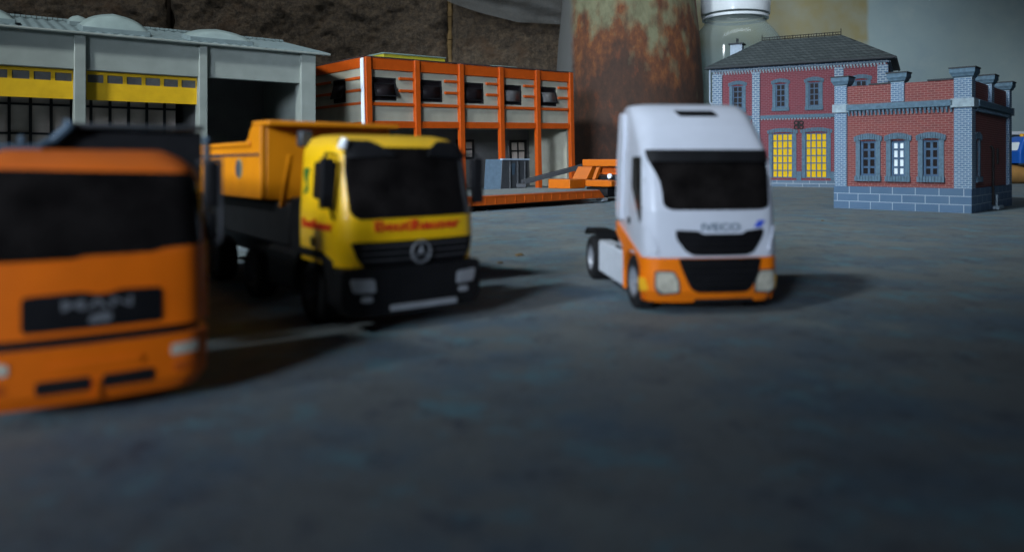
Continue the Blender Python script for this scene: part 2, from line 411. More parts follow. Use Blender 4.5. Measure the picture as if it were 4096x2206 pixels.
g.build('mortar_joint', 'mortar', wl)

# ---- painted wall on the right
m, t, b = nt('pale_wall')
f = noi(t, .05, 5, .6)
c = ramp(t, f, [(.3, (.23, .31, .35)), (.5, (.28, .36, .375)), (.68, (.33, .41, .40))])
c = mixc(t, mth(t, 'MULTIPLY', mth(t, 'SUBTRACT', noi(t, .17, 6, .7), .52), 3, True), c, (.35, .41, .40))
tc = t.nodes['TC']; sp = N(t, 'ShaderNodeSeparateXYZ'); t.links.new(tc.outputs['Object'], sp.inputs[0])
def band(v, a, b_, s1, s2):
    return mth(t, 'MULTIPLY', mth(t, 'MULTIPLY', mth(t, 'SUBTRACT', v, a), 1 / s1, True), mth(t, 'MULTIPLY', mth(t, 'SUBTRACT', b_, v), 1 / s2, True), True)
wob = mth(t, 'MULTIPLY', mth(t, 'SUBTRACT', noi(t, .12, 5, .6), .5), 6)
px = mth(t, 'ADD', sp.outputs[0], mth(t, 'MULTIPLY', wob, .12)); pz = mth(t, 'ADD', sp.outputs[2], wob)
patch = mth(t, 'MULTIPLY', mth(t, 'MULTIPLY', band(px, 20, 69, 3, .8), mth(t, 'MULTIPLY', mth(t, 'SUBTRACT', mth(t, 'ADD', pz, mth(t, 'MULTIPLY', sp.outputs[0], -.02)), 22.4), .35, True)), mth(t, 'ADD', noi(t, .25, 5), .35), True)
c = mixc(t, patch, c, (.28, .24, .12))
t.links.new(c, b.inputs['Base Color']); b.inputs['Roughness'].default_value = .6
bump(t, b, noi(t, 1.4, 5), .15, .1)
M['pale_wall'] = m
g = MB(); P = []; nx, nz = 90, 30
for j in range(nz + 1):
    for i in range(nx + 1):
        x = 20 + 150 * i / nx; z = -1 + 55 * j / nz
        P.append((x, .8 * noise.noise(Vector((x * .06, z * .05, 5))), z))
g.add(P, [(j * (nx + 1) + i, j * (nx + 1) + i + 1, (j + 1) * (nx + 1) + i + 1, (j + 1) * (nx + 1) + i) for j in range(nz) for i in range(nx)])
g.box(20, 170, 1.2, 5, -1, 54)
o = g.build('painted_wall', 'pale_wall'); o.location = (0, 142, 0)
tag(o, 'smooth pale blue-grey wall with an ochre stain behind the brick station', 'wall')

# ---- rusty drum
m, t, b = nt('rusty_paint')
tc = N(t, 'ShaderNodeTexCoord'); tc.name = 'TC'; sp = N(t, 'ShaderNodeSeparateXYZ'); t.links.new(tc.outputs['Object'], sp.inputs[0])
mp = N(t, 'ShaderNodeMapping'); mp.inputs['Scale'].default_value = (1, 1, .55); t.links.new(tc.outputs['Object'], mp.inputs[0]); v = mp.outputs[0]
f = noi(t, .40, 10, .70, v); f2 = noi(t, .9, 8, .7, v); f3 = noi(t, .11, 5, .6, v)
rust = ramp(t, f2, [(.3, (.04, .018, .011)), (.5, (.11, .036, .012)), (.62, (.18, .062, .016)), (.75, (.12, .065, .035))])
low = ramp(t, f2, [(.3, (.025, .014, .009)), (.55, (.055, .024, .013)), (.72, (.12, .034, .013))])
hz = mth(t, 'ADD', mth(t, 'MULTIPLY', sp.outputs[2], 1 / 30), mth(t, 'MULTIPLY', mth(t, 'SUBTRACT', f3, .5), .8))
base = mixc(t, mth(t, 'MULTIPLY', mth(t, 'SUBTRACT', hz, .52), 9, True), low, rust)
pm = mth(t, 'ADD', f, mth(t, 'MULTIPLY', mth(t, 'SUBTRACT', hz, .60), .62)); pm = mth(t, 'SUBTRACT', pm, mth(t, 'MULTIPLY', mth(t, 'SUBTRACT', noi(t, 1.6, 8, .8, v), .5), .35))
paint = ramp(t, f2, [(.3, (.10, .095, .05)), (.6, (.165, .16, .09)), (.8, (.15, .085, .035))])
pm = mth(t, 'SUBTRACT', pm, mth(t, 'MULTIPLY', mth(t, 'ABSOLUTE', mth(t, 'SUBTRACT', sp.outputs[0], .5)), .007))
c = mixc(t, mth(t, 'MULTIPLY', mth(t, 'SUBTRACT', pm, .525), 8, True), base, paint)
c = mixc(t, mth(t, 'MULTIPLY', mth(t, 'SUBTRACT', mth(t, 'ADD', mth(t, 'MULTIPLY', sp.outputs[0], -1), mth(t, 'MULTIPLY', f2, 1.2)), 9.3), 1.6, True), c, (.085, .085, .08))
t.links.new(c, b.inputs['Base Color']); b.inputs['Roughness'].default_value = .85
bump(t, b, mth(t, 'ADD', f2, f), .7, .15)
M['rusty'] = m
dr = thing('rusty_pipe', 'large rusty steel pipe with flaking pale green paint standing beside the orange office', 'pipe', (17.8, 113, 0))
g = MB().lathe((0, 0, 0), [(11.6, 0), (11.4, 6), (11.1, 15), (10.7, 21), (10.0, 28), (9.6, 36), (9.1, 36), (9.3, 0)], 'z', 96)
g.build('pipe_shell', 'rusty', dr, smooth=50)

# ---- plastic film hanging on the wall
m, t, b = nt('film')
b.inputs['Base Color'].default_value = (.05, .05, .046, 1); b.inputs['Roughness'].default_value = .6; b.inputs['Alpha'].default_value = .42
bump(t, b, noi(t, .7, 5), .5, .2); M['film'] = m
g = MB(); P = []; nx, nz = 50, 14
for k in range(2):
    for j in range(nz + 1):
        for i in range(nx + 1):
            u_ = i / nx; x = -11 + 19.5 * u_; zb = 30.0 - 3.6 * min(1, u_ * 1.6) ** .7 - .5 * u_
            z = zb + (37 - zb) * j / nz
            P.append((x, 122.2 + .5 * sin(z * 1.6 + x * .4) + .3 * noise.noise(Vector((x * .3, z * .8, 1))) + k * .05, z))
n = nx + 1
for k in range(2): g.f += [[k * n * (nz + 1) + q for q in (j * n + i, j * n + i + 1, (j + 1) * n + i + 1, (j + 1) * n + i)] for j in range(nz) for i in range(nx)]
g.v = [Vector(p) for p in P]; g.m = [0] * len(g.f)
tag(g.build('plastic_film', 'film', smooth=80), 'crumpled grey translucent plastic film hanging over the stone wall left of the rusty pipe', 'plastic film')

# ---- bottle
m, t, b = nt('clear_plastic')
mx = N(t, 'ShaderNodeMixShader'); tr = N(t, 'ShaderNodeBsdfTransparent'); tr.inputs[0].default_value = (.86, .93, .90, 1)
b.inputs['Base Color'].default_value = (.40, .46, .44, 1); b.inputs['Roughness'].default_value = .12; b.inputs['Specular IOR Level'].default_value = .8
lw = N(t, 'ShaderNodeLayerWeight'); lw.inputs[0].default_value = .3
t.links.new(mth(t, 'ADD', mth(t, 'MULTIPLY', lw.outputs['Facing'], .55), .20, True), mx.inputs[0])
t.links.new(tr.outputs[0], mx.inputs[1]); t.links.new(b.outputs[0], mx.inputs[2])
t.links.new(mx.outputs[0], t.nodes['Material Output'].inputs[0]); M['clear'] = m
bt = thing('plastic_bottle', 'clear plastic bottle with a white screw cap standing behind the brick station', 'bottle', (35.4, 117, 0))
g = MB(); prof = [(0, .1), (6.0, .1), (6.6, .8), (6.65, 20.6), (6.55, 21.8), (6.2, 22.9), (5.6, 23.9), (5.0, 24.6), (4.75, 25.0), (4.7, 27)]
P = []; n = 64
for r, h in prof:                                           # a rounded square section that turns round towards the neck
    k = 1 - max(0, min(1, (h - 20) / 5))
    for i in range(n):
        a = 2 * pi * i / n; q = (abs(cos(a)) ** 3.4 + abs(sin(a)) ** 3.4) ** (-1 / 3.4)
        rr = r * (1 + (q - 1) * k * .8); P.append((rr * cos(a + .2), rr * sin(a + .2), h))
g.add(P, [(k * n + i, k * n + (i + 1) % n, (k + 1) * n + (i + 1) % n, (k + 1) * n + i) for k in range(len(prof) - 1) for i in range(n)])
g.build('bottle_body', 'clear', bt, smooth=60)
g = MB().lathe((0, 0, 0), [(4.75, 26.3), (5.25, 26.3), (5.3, 26.6), (5.25, 33.6), (5.0, 34), (0, 34)], 'z', 72)
for k in range(60):
    a = 2 * pi * k / 60; g.cyl((5.25 * cos(a), 5.25 * sin(a), 27.6), (5.25 * cos(a), 5.25 * sin(a), 33.4), .07, n=5)
g.build('screw_cap', 'cap_white', bt)
MB().lathe((0, 0, 0), [(4.72, 25.6), (5.1, 25.6), (5.1, 26.0), (4.72, 26.0)], 'z', 64).build('neck_ring', 'cap_white', bt)

# ------------------------------------------------------------------ grey workshop hall
ha = thing('workshop_hall', 'long pale grey model workshop hall with yellow folding doors and domed roof lights', 'model building', (-18.2, 68, 0), 35.4)
PX = [(-37.3, -36.5), (-28.2, -27.4), (-19.15, -18.35), (-10.1, -9.42), (-1.4, 0)]
g = MB(); g.box(-46, -0.003, 0, .5, 10.2, 13.0)
g.box(-46, -45.5, .5, 24, 0, 12.95); g.box(-.45, -.02, .5, 24, 0, 12.95); g.build('wall', 'hall_grey', ha, bevel=.05)
g = MB(); g.prism([(.5, 0), (24, 0), (24, 13), (12, 15.4), (.5, 13)], 'x', -.02, .0)
for x0, x1 in PX:
    q = MB(); q.box(x0, x1, -.35, 1.2, 0, 12.98); q.build('pillar', 'hall_grey', ha, bevel=.06)
# corrugated roof
g = MB(); P = []
xs = [-47 + 48.2 * i / 240 for i in range(241)]
def roofz(y): return 13.02 + (y + .7) * .215
for x in xs:
    w_ = .07 * sin(x * 2 * pi / .8)
    P += [(x, -.75, 13.02 + w_), (x, 12, roofz(12) + w_), (x, 12, roofz(12) - .2 + w_), (x, -.75, 12.86 + w_)]
n = len(xs)
F = []
for i in range(n - 1):
    for k in range(4): F.append((i * 4 + k, i * 4 + (k + 1) % 4, (i + 1) * 4 + (k + 1) % 4, (i + 1) * 4 + k))
F += [(0, 1, 2, 3), ((n - 1) * 4, (n - 1) * 4 + 1, (n - 1) * 4 + 2, (n - 1) * 4 + 3)]
g.add(P, F); P2 = [(x, 24.7 - (y + .7) if y < 5 else 12.002, z) for x, y, z in P]; g.add([(x, 24.7 + .0 if y < 5 else 12.002, z) for x, y, z in P], F)
rf = g.build('roof', 'hall_roof', ha)
MB().tube([(-47, -.78, 12.93), (1.2, -.78, 12.93)], .1, 8).build('gutter', 'hall_grey', rf)
g = MB()
for i in range(120): g.cyl((-47 + .4 * i, 12, roofz(12) + .05), (-46.65 + .4 * i, 12, roofz(12) + .05), .22, n=8)
g.build('ridge_tile', 'hall_roof', rf)
def dome(x0, x1, y0, y1, h, rot=0):
    zc = roofz((y0 + y1) / 2) ; g = MB(); n = 14; P = []
    cx, cy = (x0 + x1) / 2, (y0 + y1) / 2
    for j in range(n + 1):
        for i in range(n + 1):
            u_, v_ = -1 + 2 * i / n, -1 + 2 * j / n
            P.append((cx + u_ * (x1 - x0) / 2, cy + v_ * (y1 - y0) / 2, zc + .35 + v_ * (y1 - y0) / 2 * .215 + h * ((1 - u_ ** 4) * (1 - v_ ** 4)) ** .8 * (1 - .35 * abs(u_))))
    g.add(P, [(j * (n + 1) + i, j * (n + 1) + i + 1, (j + 1) * (n + 1) + i + 1, (j + 1) * (n + 1) + i) for j in range(n) for i in range(n)])
    q = MB(); q.prism([(y0 - .05, roofz(y0) - .05), (y1 + .05, roofz(y1) - .05), (y1 + .05, roofz(y1) + .38), (y0 - .05, roofz(y0) + .38)], 'x', x0 - .05, x1 + .05)
    f = q.build('roof_light', 'hall_roof', ha, bevel=.05); g.build('dome', 'dome', f, smooth=75)
dome(-18.5, -13.7, .6, 4.2, 1.15); dome(-10.6, -5.4, .6, 3.8, .75); dome(-28.2, -22.9, .7, 4.2, .9); dome(-18.9, -17.4, 7, 9, .5)
# folding doors: a yellow top band with a row of lights
for (a, b_) in ((-36.5, -28.2), (-27.4, -19.15), (-18.35, -10.1)):
    n = 6; w_ = (b_ - a) / n; hs = [(a + w_ * i + .18, a + w_ * (i + 1) - .1, 9.3, 9.92) for i in range(n)]
    d = MB().wall(a, b_, 7.92, 10.18, .55, .72, hs).build('folding_door', 'door_yellow', ha, smooth=0)
    q = MB()
    for h in hs: q.box(h[0] - .01, h[1] + .01, .62, .65, h[2] - .01, h[3] + .01)
    q.build('pane', 'pane_grey', d)
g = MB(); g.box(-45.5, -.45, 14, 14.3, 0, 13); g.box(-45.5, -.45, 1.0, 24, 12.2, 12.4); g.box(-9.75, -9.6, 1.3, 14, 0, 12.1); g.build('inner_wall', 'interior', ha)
g = MB(); g.box(-45, -10.6, 6.7, 6.85, .5, 9.4)
gl = g.build('rear_glazing', 'pane_tan', ha)
g = MB()
x = -45.0
while x < -10.5:
    g.box(x, x + .22, 6.5, 6.68, .5, 9.4); x += 1.45
for z in (.5, 2.9, 5.3, 7.7, 9.2): g.box(-45, -10.6, 6.42, 6.49, z, z + .18)
g.build('mullion', 'black_frame', gl)

# ------------------------------------------------------------------ orange and cream office block
of = thing('office_building', 'cream two-storey model office block with orange frame and open ground floor', 'model building', (-14.1, 72.1, 0), 0)
of.rotation_mode = 'QUATERNION'
of.rotation_quaternion = (Matrix.Rotation(radians(42), 4, 'Z') @ Matrix.Rotation(radians(-1.55), 4, 'Y')).to_quaternion()
PIT = 5.75; L = 29.3; DP = 15
wins = [(PIT * i + .95, PIT * i + 3.75, 9.12, 11.42) for i in range(5)]
MB().wall(.05, L - .1, 6.5, 13.2, .25, .6, wins).build('wall', 'cream', of, smooth=0)
TS = Matrix(((0, 1, 0, 0), (-1, 0, 0, 0), (0, 0, 1, 0), (0, 0, 0, 1)))     # left face: wall coordinate a -> y, depth -> x
TL = Matrix(((0, 1, 0, 0), (1, 0, 0, 0), (0, 0, 1, 0), (0, 0, 0, 1)))
lw_ = [(3.9, 6.5, 9.12, 11.5), (10.3, 12.8, 9.12, 11.5)]
g = MB(TL); g.wall(.26, DP, 6.5, 13.2, .05, .4, lw_); g.build('side_wall', 'cream', of, smooth=0)
g = MB(); g.box(L - .5, L - .1, .61, DP, -1.2, 13.2); g.box(.42, L - .55, DP - .4, DP, -.6, 13.2); g.box(.42, L - .52, .62, DP - .4, 6.5, 6.9); g.build('end_wall', 'cream', of)
g = MB(); g.box(.42, L - .52, 7.4, 7.7, -.8, 6.49); gw = g.build('ground_floor_wall', 'interior', of)  # darker than the cream walls: the porch shade is put into its colour
g = MB(); g.box(-.1, L + .15, -.08, DP + .1, 13.32, 13.42); g.build('roof', 'roof_dark', of)
g = MB(); g.box(.62, L - .62, -.02, .32, 12.15, 13.3); g.box(.62, L - .62, -.02, .3, 8.6, 8.93); g.box(.62, L - .62, -.02, .62, 6.38, 7.08)
g.box(-.05, .28, .64, DP - .05, 12.3, 13.3); g.box(-.05, .2, .64, DP - .05, 8.72, 9.0); g.box(-.05, .28, .64, DP - .05, 6.38, 7.0); g.build('beam', 'orange_trim', of, bevel=.03)
for i in range(6):
    x = PIT * i + (0 if i else 0); w_ = .62
    g = MB(); g.box(x, x + w_, -.22, .32, -1.2, 13.31); g.build('pillar', 'orange_trim', of, bevel=.03)
g = MB(); g.cyl((-.15, .12, -.5), (-.15, .12, 13.2), .13, n=10); g.cyl((-.15, .42, -.5), (-.15, .42, 13.2), .1, n=10); g.build('downpipe', 'cap_white', of)
for i in range(5):
    x = PIT * i
    for z in (11.25, 10.02):
        MB().box(x + 4.0, x + PIT - .02, .02, .27, z, z + .28).build('slat', 'orange_trim', of, bevel=.03)
        if i: MB().box(x + .63, x + .86, .02, .27, z, z + .28).build('slat', 'orange_trim', of, bevel=.03)
for y0, y1 in ((.8, 3.7), (6.8, 10.1), (13, 14.6)):
    for z in (11.2, 10.0): MB().box(-.12, .04, y0, y1, z, z + .28).build('slat', 'orange_trim', of, bevel=.03)
def hopper(x0, x1, z0, z1, tilt, T=None, pane='pane_black'):
    g = MB(T)
    e = .16
    for a in ((x0, x0 + e, z0, z1), (x1 - e, x1, z0, z1), (x0 + e, x1 - e, z0, z0 + e), (x0 + e, x1 - e, z1 - e, z1)): g.box(a[0], a[1], .3, .58, a[2], a[3])
    f = g.build('window', 'black_frame', of)
    MB(T).box(x0 + e, x1 - e, .5, .53, z0 + e, z1 - e).build('pane', 'pane_black', f)
    # the hinged sash, top-hung and pushed out
    h = (z1 - z0) * .62; zt = z1 - .55; dy = h * sin(tilt); zb = zt - h * cos(tilt); R = (T or Matrix()) 
    q = MB(T); s0 = .22
    def bar(xa, xb, t0, t1):
        ya, yb = .24 - dy * t0, .24 - dy * t1; za, zb_ = zt + (zb - zt) * t0, zt + (zb - zt) * t1
        q.add([(xa, ya, za), (xb, ya, za), (xb, yb, zb_), (xa, yb, zb_), (xa, ya + .08, za), (xb, ya + .08, za), (xb, yb + .08, zb_), (xa, yb + .08, zb_)],
              [(0, 1, 2, 3), (7, 6, 5, 4), (0, 4, 5, 1), (1, 5, 6, 2), (2, 6, 7, 3), (3, 7, 4, 0)])
    bar(x0 + .1, x1 - .1, 0, .07); bar(x0 + .1, x1 - .1, .93, 1); bar(x0 + .1, x0 + .28, .07, .93); bar(x1 - .28, x1 - .1, .07, .93)
    s_ = q.build('sash', 'black_frame', f)
    q = MB(T); ya, yb = .27, .27 - dy
    q.add([(x0 + .27, ya - dy * .06, zt - h * .06), (x1 - .27, ya - dy * .06, zt - h * .06), (x1 - .27, yb + dy * .06, zb + h * .06), (x0 + .27, yb + dy * .06, zb + h * .06)], [(0, 1, 2, 3)])
    o = q.build('sash_pane', pane, f); md = o.modifiers.new('solid', 'SOLIDIFY'); md.thickness = .02
for i, (x0, x1, z0, z1) in enumerate(wins):
    hopper(x0, x1, z0, z1, (.34, .04, .0, .0, .26)[i], None, ('pane_black', 'pane_black', 'pane_black', 'pane_grey', 'pane_grey')[i])
for (x0, x1, z0, z1), ti in zip(lw_, (.3, .1)): hopper(x0, x1, z0, z1, ti, Matrix(((0, 1, 0, -.2), (1, 0, 0, 0), (0, 0, 1, 0), (0, 0, 0, 1))))
def gridwin(name, parent, x0, x1, z0, z1, y, cols, rows, frame, pane, e=.14, b=.08, T=None, depth=.12):
    g = MB(T); g.box(x0, x1, y - .02, y + .02, z0, z1); 
    q = MB(T)
    q.box(x0, x0 + e, y - depth, y - .025, z0, z1); q.box(x1 - e, x1, y - depth, y - .025, z0, z1)
    q.box(x0 + e, x1 - e, y - depth, y - .025, z0, z0 + e); q.box(x0 + e, x1 - e, y - depth, y - .025, z1 - e, z1)
    for i in range(1, cols):
        x = x0 + (x1 - x0) * i / cols; q.box(x - b / 2, x + b / 2, y - depth * .8, y - .025, z0 + e, z1 - e)
    for j in range(1, rows):
        z = z0 + (z1 - z0) * j / rows; q.box(x0 + e, x1 - e, y - depth * .75, y - .03, z - b / 2, z + b / 2)
    f = q.build(name, frame, parent, smooth=0); g.build('pane', pane, f, smooth=0); return f
gridwin('ground_window', of, 16.6, 19.4, 2.9, 5.3, 7.36, 2, 2, 'black_frame', 'pane_tan', .3, .18)
gridwin('ground_window', of, 9.4, 12.2, 2.9, 5.3, 7.36, 2, 2, 'black_frame', 'pane_tan', .3, .18)
gridwin('ground_door', of, 25.2, 28.2, -.5, 5.2, 7.36, 2, 4, 'black_frame', 'pane_tan', .35, .2)
for (x0, x1, y0, y1, h) in ((4.2, 12.2, 3.2, 7.2, .98), (18.4, 22.2, 2.4, 5, .42)):
    s_ = MB().box(x0, x1, y0, y1, 13.42, 13.42 + h - .15).build('roof_light', 'skylight_yellow', of, bevel=.05)
    MB().box(x0 - .1, x1 + .1, y0 - .1, y1 + .1, 13.42 + h - .15, 13.42 + h).build('cover', 'skylight_top', s_, bevel=.04)

# ------------------------------------------------------------------ arched windows of the brick buildings
def arched(parent, x0, x1, z0, z1, y, sur, arch, cols, rows, frame, pane, trim, T=None, sill=True, door=False, e=.12, b=.07):
    """opening x0..x1, z0..z1 in a wall whose face is at y; a stone surround with a segmental lintel stands proud of it"""
    f = gridwin('door' if door else 'window', parent, x0, x1, z0, z1, y + .22, cols, rows, frame, pane, e, b, T, .12)
    g = MB(T); pr = .1
    g.box(x0 - sur, x0, y - pr, y + .1, z0, z1 + .02); g.box(x1, x1 + sur, y - pr, y + .1, z0, z1 + .02)
    cx = (x0 + x1) / 2; hw = (x1 - x0) / 2 + sur * 1.35; k = 12
    lo = [(cx - hw + 2 * hw * i / k, z1 - .02 + max(0, arch * .6 * (1 - (-1 + 2 * i / k) ** 2) - .05)) for i in range(k + 1)]
    hi = [(cx - hw * 1.04 + 2.08 * hw * i / k, z1 + arch * .85 + arch * (1 - (-1 + 2 * i / k) ** 2) * .75) for i in range(k + 1)]
    for i in range(k):
        gap = .08 * (hi[i + 1][0] - hi[i][0])
        g.prism([(lo[i][0] + gap, lo[i][1]), (lo[i + 1][0] - gap, lo[i + 1][1]), (hi[i + 1][0] - gap, hi[i + 1][1]), (hi[i][0] + gap, hi[i][1])], 'y', y - pr - .06, y + .08)
    sg = g.build('surround', trim, f, smooth=0)
    if sill:
        q = MB(T); n = 9; a = x0 - sur * 1.2; w_ = (x1 - x0 + 2.4 * sur) / n
        for i in range(n): q.box(a + w_ * i + .012, a + w_ * (i + 1) - .012, y - pr - .12, y + .08, z0 - arch * 1.15, z0)
        q.build('sill', trim, f, smooth=0)
    return f

# ------------------------------------------------------------------ station
st = thing('station_building', 'two-storey rose brick model station with hipped slate roof and yellow-paned doors', 'model building', (26.26, 96.1, 0), -29)
SW, SD = 20.2, 12
so = [(2.42, 3.7), (7.72, 8.9), (11.6, 12.8), (16.8, 18.05)]
holes = [(a, b_, 9.9, 12.8) for a, b_ in so] + [(7.3, 9.75, 1.1, 6.62), (11.22, 13.67, 1.1, 6.62), (1.9, 4.3, 1.1, 6.62), (16.2, 18.6, 1.1, 6.62)]
g = MB().wall(0, SW, 0, 15, 0, .4, holes); g.box(0, .4, .4, SD, 0, 15); g.box(SW - .4, SW, .4, SD, 0, 15); g.box(.4, SW - .4, SD - .4, SD, 0, 15); g.build('wall', 'brick_rose', st, smooth=0)
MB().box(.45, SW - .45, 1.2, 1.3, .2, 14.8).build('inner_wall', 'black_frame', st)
for a, b_ in ((-.1, 1.15), (4.9, 5.85), (14.5, 15.5), (19.15, 20.3)):
    MB().box(a, b_, -.25, .1, .82, 14.45).build('pilaster', 'quoin_far', st, smooth=0)
g = MB(); g.box(-.15, SW + .15, -.32, .05, 0, .8); g.box(SW, SW + .15, .05, SD, 0, .8); g.build('plinth', 'plinth_far', st, bevel=.03)
for a, b_ in so: arched(st, a, b_, 9.9, 12.8, 0, .38, .42, 2, 4, 'win_blue', 'pane_black', 'stone_trim', e=.14, b=.1)
for a, b_ in ((7.3, 9.75), (11.22, 13.67), (1.9, 4.3), (16.2, 18.6)): arched(st, a, b_, 1.1, 6.62, 0, .42, .42, 4, 6, 'win_blue', 'pane_yellow', 'stone_trim', door=True, sill=False, e=.12, b=.13)
g = MB()
for a, b_ in ((5.86, 6.85), (10.2, 10.75), (14.1, 14.49)): g.box(a, b_, -.14, .02, .82, 1.9)
g.build('base_panel', 'stone_trim', st)
g = MB()
for a, b_ in ((1.16, 4.89), (5.86, 14.49), (15.51, 19.14)): g.box(a, b_, -.2, .05, 8.5, 8.92)
sc_ = g.build('string_course', 'stone_trim', st, bevel=.03)
g = MB(); x = 1.3
while x < 19:
    if not any(a - .3 < x < b_ + .02 for a, b_ in ((4.9, 5.85), (14.5, 15.5))): g.box(x, x + .17, -.17, .04, 8.32, 8.5)
    x += .36
g.build('dentil', 'trim_light', sc_, smooth=0)
g = MB(); g.box(-.2, SW + .2, -.36, .02, 14.72, 15.05); g.box(SW + .002, SW + .3, .02, SD, 14.72, 15.05); co = g.build('cornice', 'quoin_far', st)
g = MB(); x = 0
while x < SW - .1:
    g.box(x, x + .2, -.32, .03, 14.5, 14.72); g.box(x + .1, x + .22, -.2, .03, 14.28, 14.5); x += .36
g.build('dentil', 'trim_light', co, smooth=0)
x0, x1, y0, y1, ze, zr = -.85, SW + .85, -.85, SD + .85, 15.25, 19.25
g = MB(); g.add([(x0, y0, ze), (x1, y0, ze), (x1, y1, ze), (x0, y1, ze), (5.0, 6, zr), (14.7, 6, zr)], [(0, 1, 5, 4), (1, 2, 5), (2, 3, 4, 5), (3, 0, 4), (3, 2, 1, 0)])
rf = g.build('roof', 'slate', st, smooth=0)
g = MB(); g.tube([(x0, y0 - .06, ze - .08), (x1, y0 - .06, ze - .08), (x1 + .06, y1, ze - .08)], .17, 10); g.box(x0 + .1, x1 - .1, y0 + .1, y1 - .1, ze - .18, ze - .02); g.build('gutter', 'cap_dark', rf)
g = MB()
for k in range(11):
    x = 5.0 + 9.7 * k / 10; g.cyl((x, 6, zr - .1), (x, 6, zr + (.85 if k in (0, 10) else .5)), .055, n=6)
    if k < 10: g.ring((x + .485, 6, zr + .26), .15, .035, 12, 5)
g.tube([(5, 6, zr + .42), (14.7, 6, zr + .42)], .05, 6); g.tube([(5, 6, zr + .1), (14.7, 6, zr + .1)], .06, 6)
g.build('ridge_cresting', 'iron', rf)
MB().tube([(x0, y0, ze), (5, 6, zr)], .09, 6).build('hip_tile', 'slate', rf); MB().tube([(x1, y0, ze), (14.7, 6, zr)], .09, 6).build('hip_tile', 'slate', rf)
g = MB(); g.box(1.1, 2.65, 4.6, 6, 15.5, 18.85); ch = g.build('chimney', 'zinc', st, bevel=.04)
g = MB(); g.box(.9, 2.85, 4.4, 6.2, 18.86, 19.05); g.cyl((1.9, 5.3, 19.0), (1.9, 5.3, 19.75), .16, n=10); g.build('chimney_cap', 'cap_dark', ch)
MB().tube([(-.35, -.55, 15.1), (-.35, -.55, 10.9), (-.02, -.32, 10.3), (-.02, -.32, .6)], .1, 8).build('downpipe', 'zinc', st)
g = MB()
for s_ in (-1, 1):
    for q in (-1, 1): g.ring((10.45 + s_ * .3, -.1, 7.62 + q * .26), .22, .075, 14, 6)
g.cyl((10.45, -.1, 7.15), (10.45, -.1, 8.15), .08, n=8); g.build('iron_ornament', 'iron', st)

# ------------------------------------------------------------------ small brick building
bb = thing('brick_annex', 'single-storey red brick model building with grey parapet pillars and block plinth', 'model building', (21.4, 48.7, 0), -43.5)
BW, BD = 7.68, 11.8
TR = Matrix(((0, -1, 0, BW), (1, 0, 0, 0), (0, 0, 1, 0), (0, 0, 0, 1)))   # right face: wall coordinate a -> y, depth -> -x
op = [(1.5, 2.45), (3.33, 4.15), (5.15, 6.03)]
g = MB().wall(.1, BW - .1, 1.4, 7.95, .1, .4, [(a, b_, 2.15, 4.38) for a, b_ in op])
g.T = TR; g.wall(.1, BD - .1, 1.4, 7.95, .1, .4, [(1.55, 2.5, 2.15, 4.38)]); g.T = None
g.box(.1, .4, .4, BD - .1, 1.4, 7.95); g.box(.4, BW - .4, BD - .4, BD - .1, 1.4, 7.95); g.box(.4, BW - .4, .4, BD - .4, 6.6, 6.7)
g.build('wall', 'brick', bb, smooth=0)
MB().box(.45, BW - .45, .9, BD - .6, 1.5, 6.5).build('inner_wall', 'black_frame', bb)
MB().box(-.12, BW + .1, -.12, BD + .1, 0, 1.46).build('plinth', 'plinth', bb, bevel=.025)
for i, (a, b_) in enumerate(op): arched(bb, a, b_, 2.15, 4.38, .1, .27, .3, 2, 4, 'win_blue', 'pane_white' if i == 1 else 'pane_black', 'stone_trim', e=.13, b=.13)
arched(bb, 1.55, 2.5, 2.15, 4.38, .1, .27, .3, 2, 4, 'win_blue', 'pane_black', 'stone_trim', T=TR, e=.13, b=.1)
def bpillar(x0, x1, y0, y1, z0, corner=True):
    p = MB().box(x0, x1, y0, y1, z0, 8.02).build('pillar', 'quoin', bb, smooth=0)
    g = MB(); d = [(.0, 8.02), (.1, 8.12), (.12, 8.2), (.2, 8.32), (.2, 8.56)]
    P = []
    for e, z in d: P += [(x0 - e, y0 - e, z), (x1 + e, y0 - e, z), (x1 + e, y1 + e, z), (x0 - e, y1 + e, z)]
    g.add(P, [(k * 4 + i, k * 4 + (i + 1) % 4, (k + 1) * 4 + (i + 1) % 4, (k + 1) * 4 + i) for k in range(4) for i in range(4)] + [(16, 17, 18, 19)])
    c_ = g.build('capital', 'stone_trim', p, smooth=0)
    MB().box(x0 - .24, x1 + .24, y0 - .24, y1 + .24, 8.565, 8.64).build('cap_slab', 'cap_dark', p)
    if z0 < 3: MB().box(x0 - .14, x1 + .14, y0 - .14 , y1 + .14, 6.28, 6.8).build('pillar_band', 'trim_light', p)
bpillar(-.05, .68, -.05, .68, 1.46); bpillar(6.85, 7.78, -.08, .85, 1.46); bpillar(7.0, 7.78, 11.0, 11.83, 1.46); bpillar(-.05, .68, 11.1, 11.83, 1.46)
bpillar(3.36, 4.12, -.05, .55, 6.8); bpillar(7.1, 7.78, 5.3, 6.1, 6.8)
g = MB(); g.box(.69, 6.84, -.22, .35, 6.36, 6.76); g.box(7.33, 8.0, .86, 10.99, 6.36, 6.76); co = g.build('cornice', 'stone_trim', bb, bevel=.04)
g = MB(); x = .75
while x < 6.7:
    g.box(x, x + .13, -.12, .12, 6.2, 6.35); g.box(x + .02, x + .12, -.04, .12, 6.03, 6.2); x += .235
g.build('dentil', 'stone_trim', co, smooth=0); g = MB(); y_ = .95
while y_ < 10.9:
    g.box(7.55, 7.85, y_, y_ + .13, 6.1, 6.35); y_ += .235
g.build('dentil', 'stone_trim', co, smooth=0)
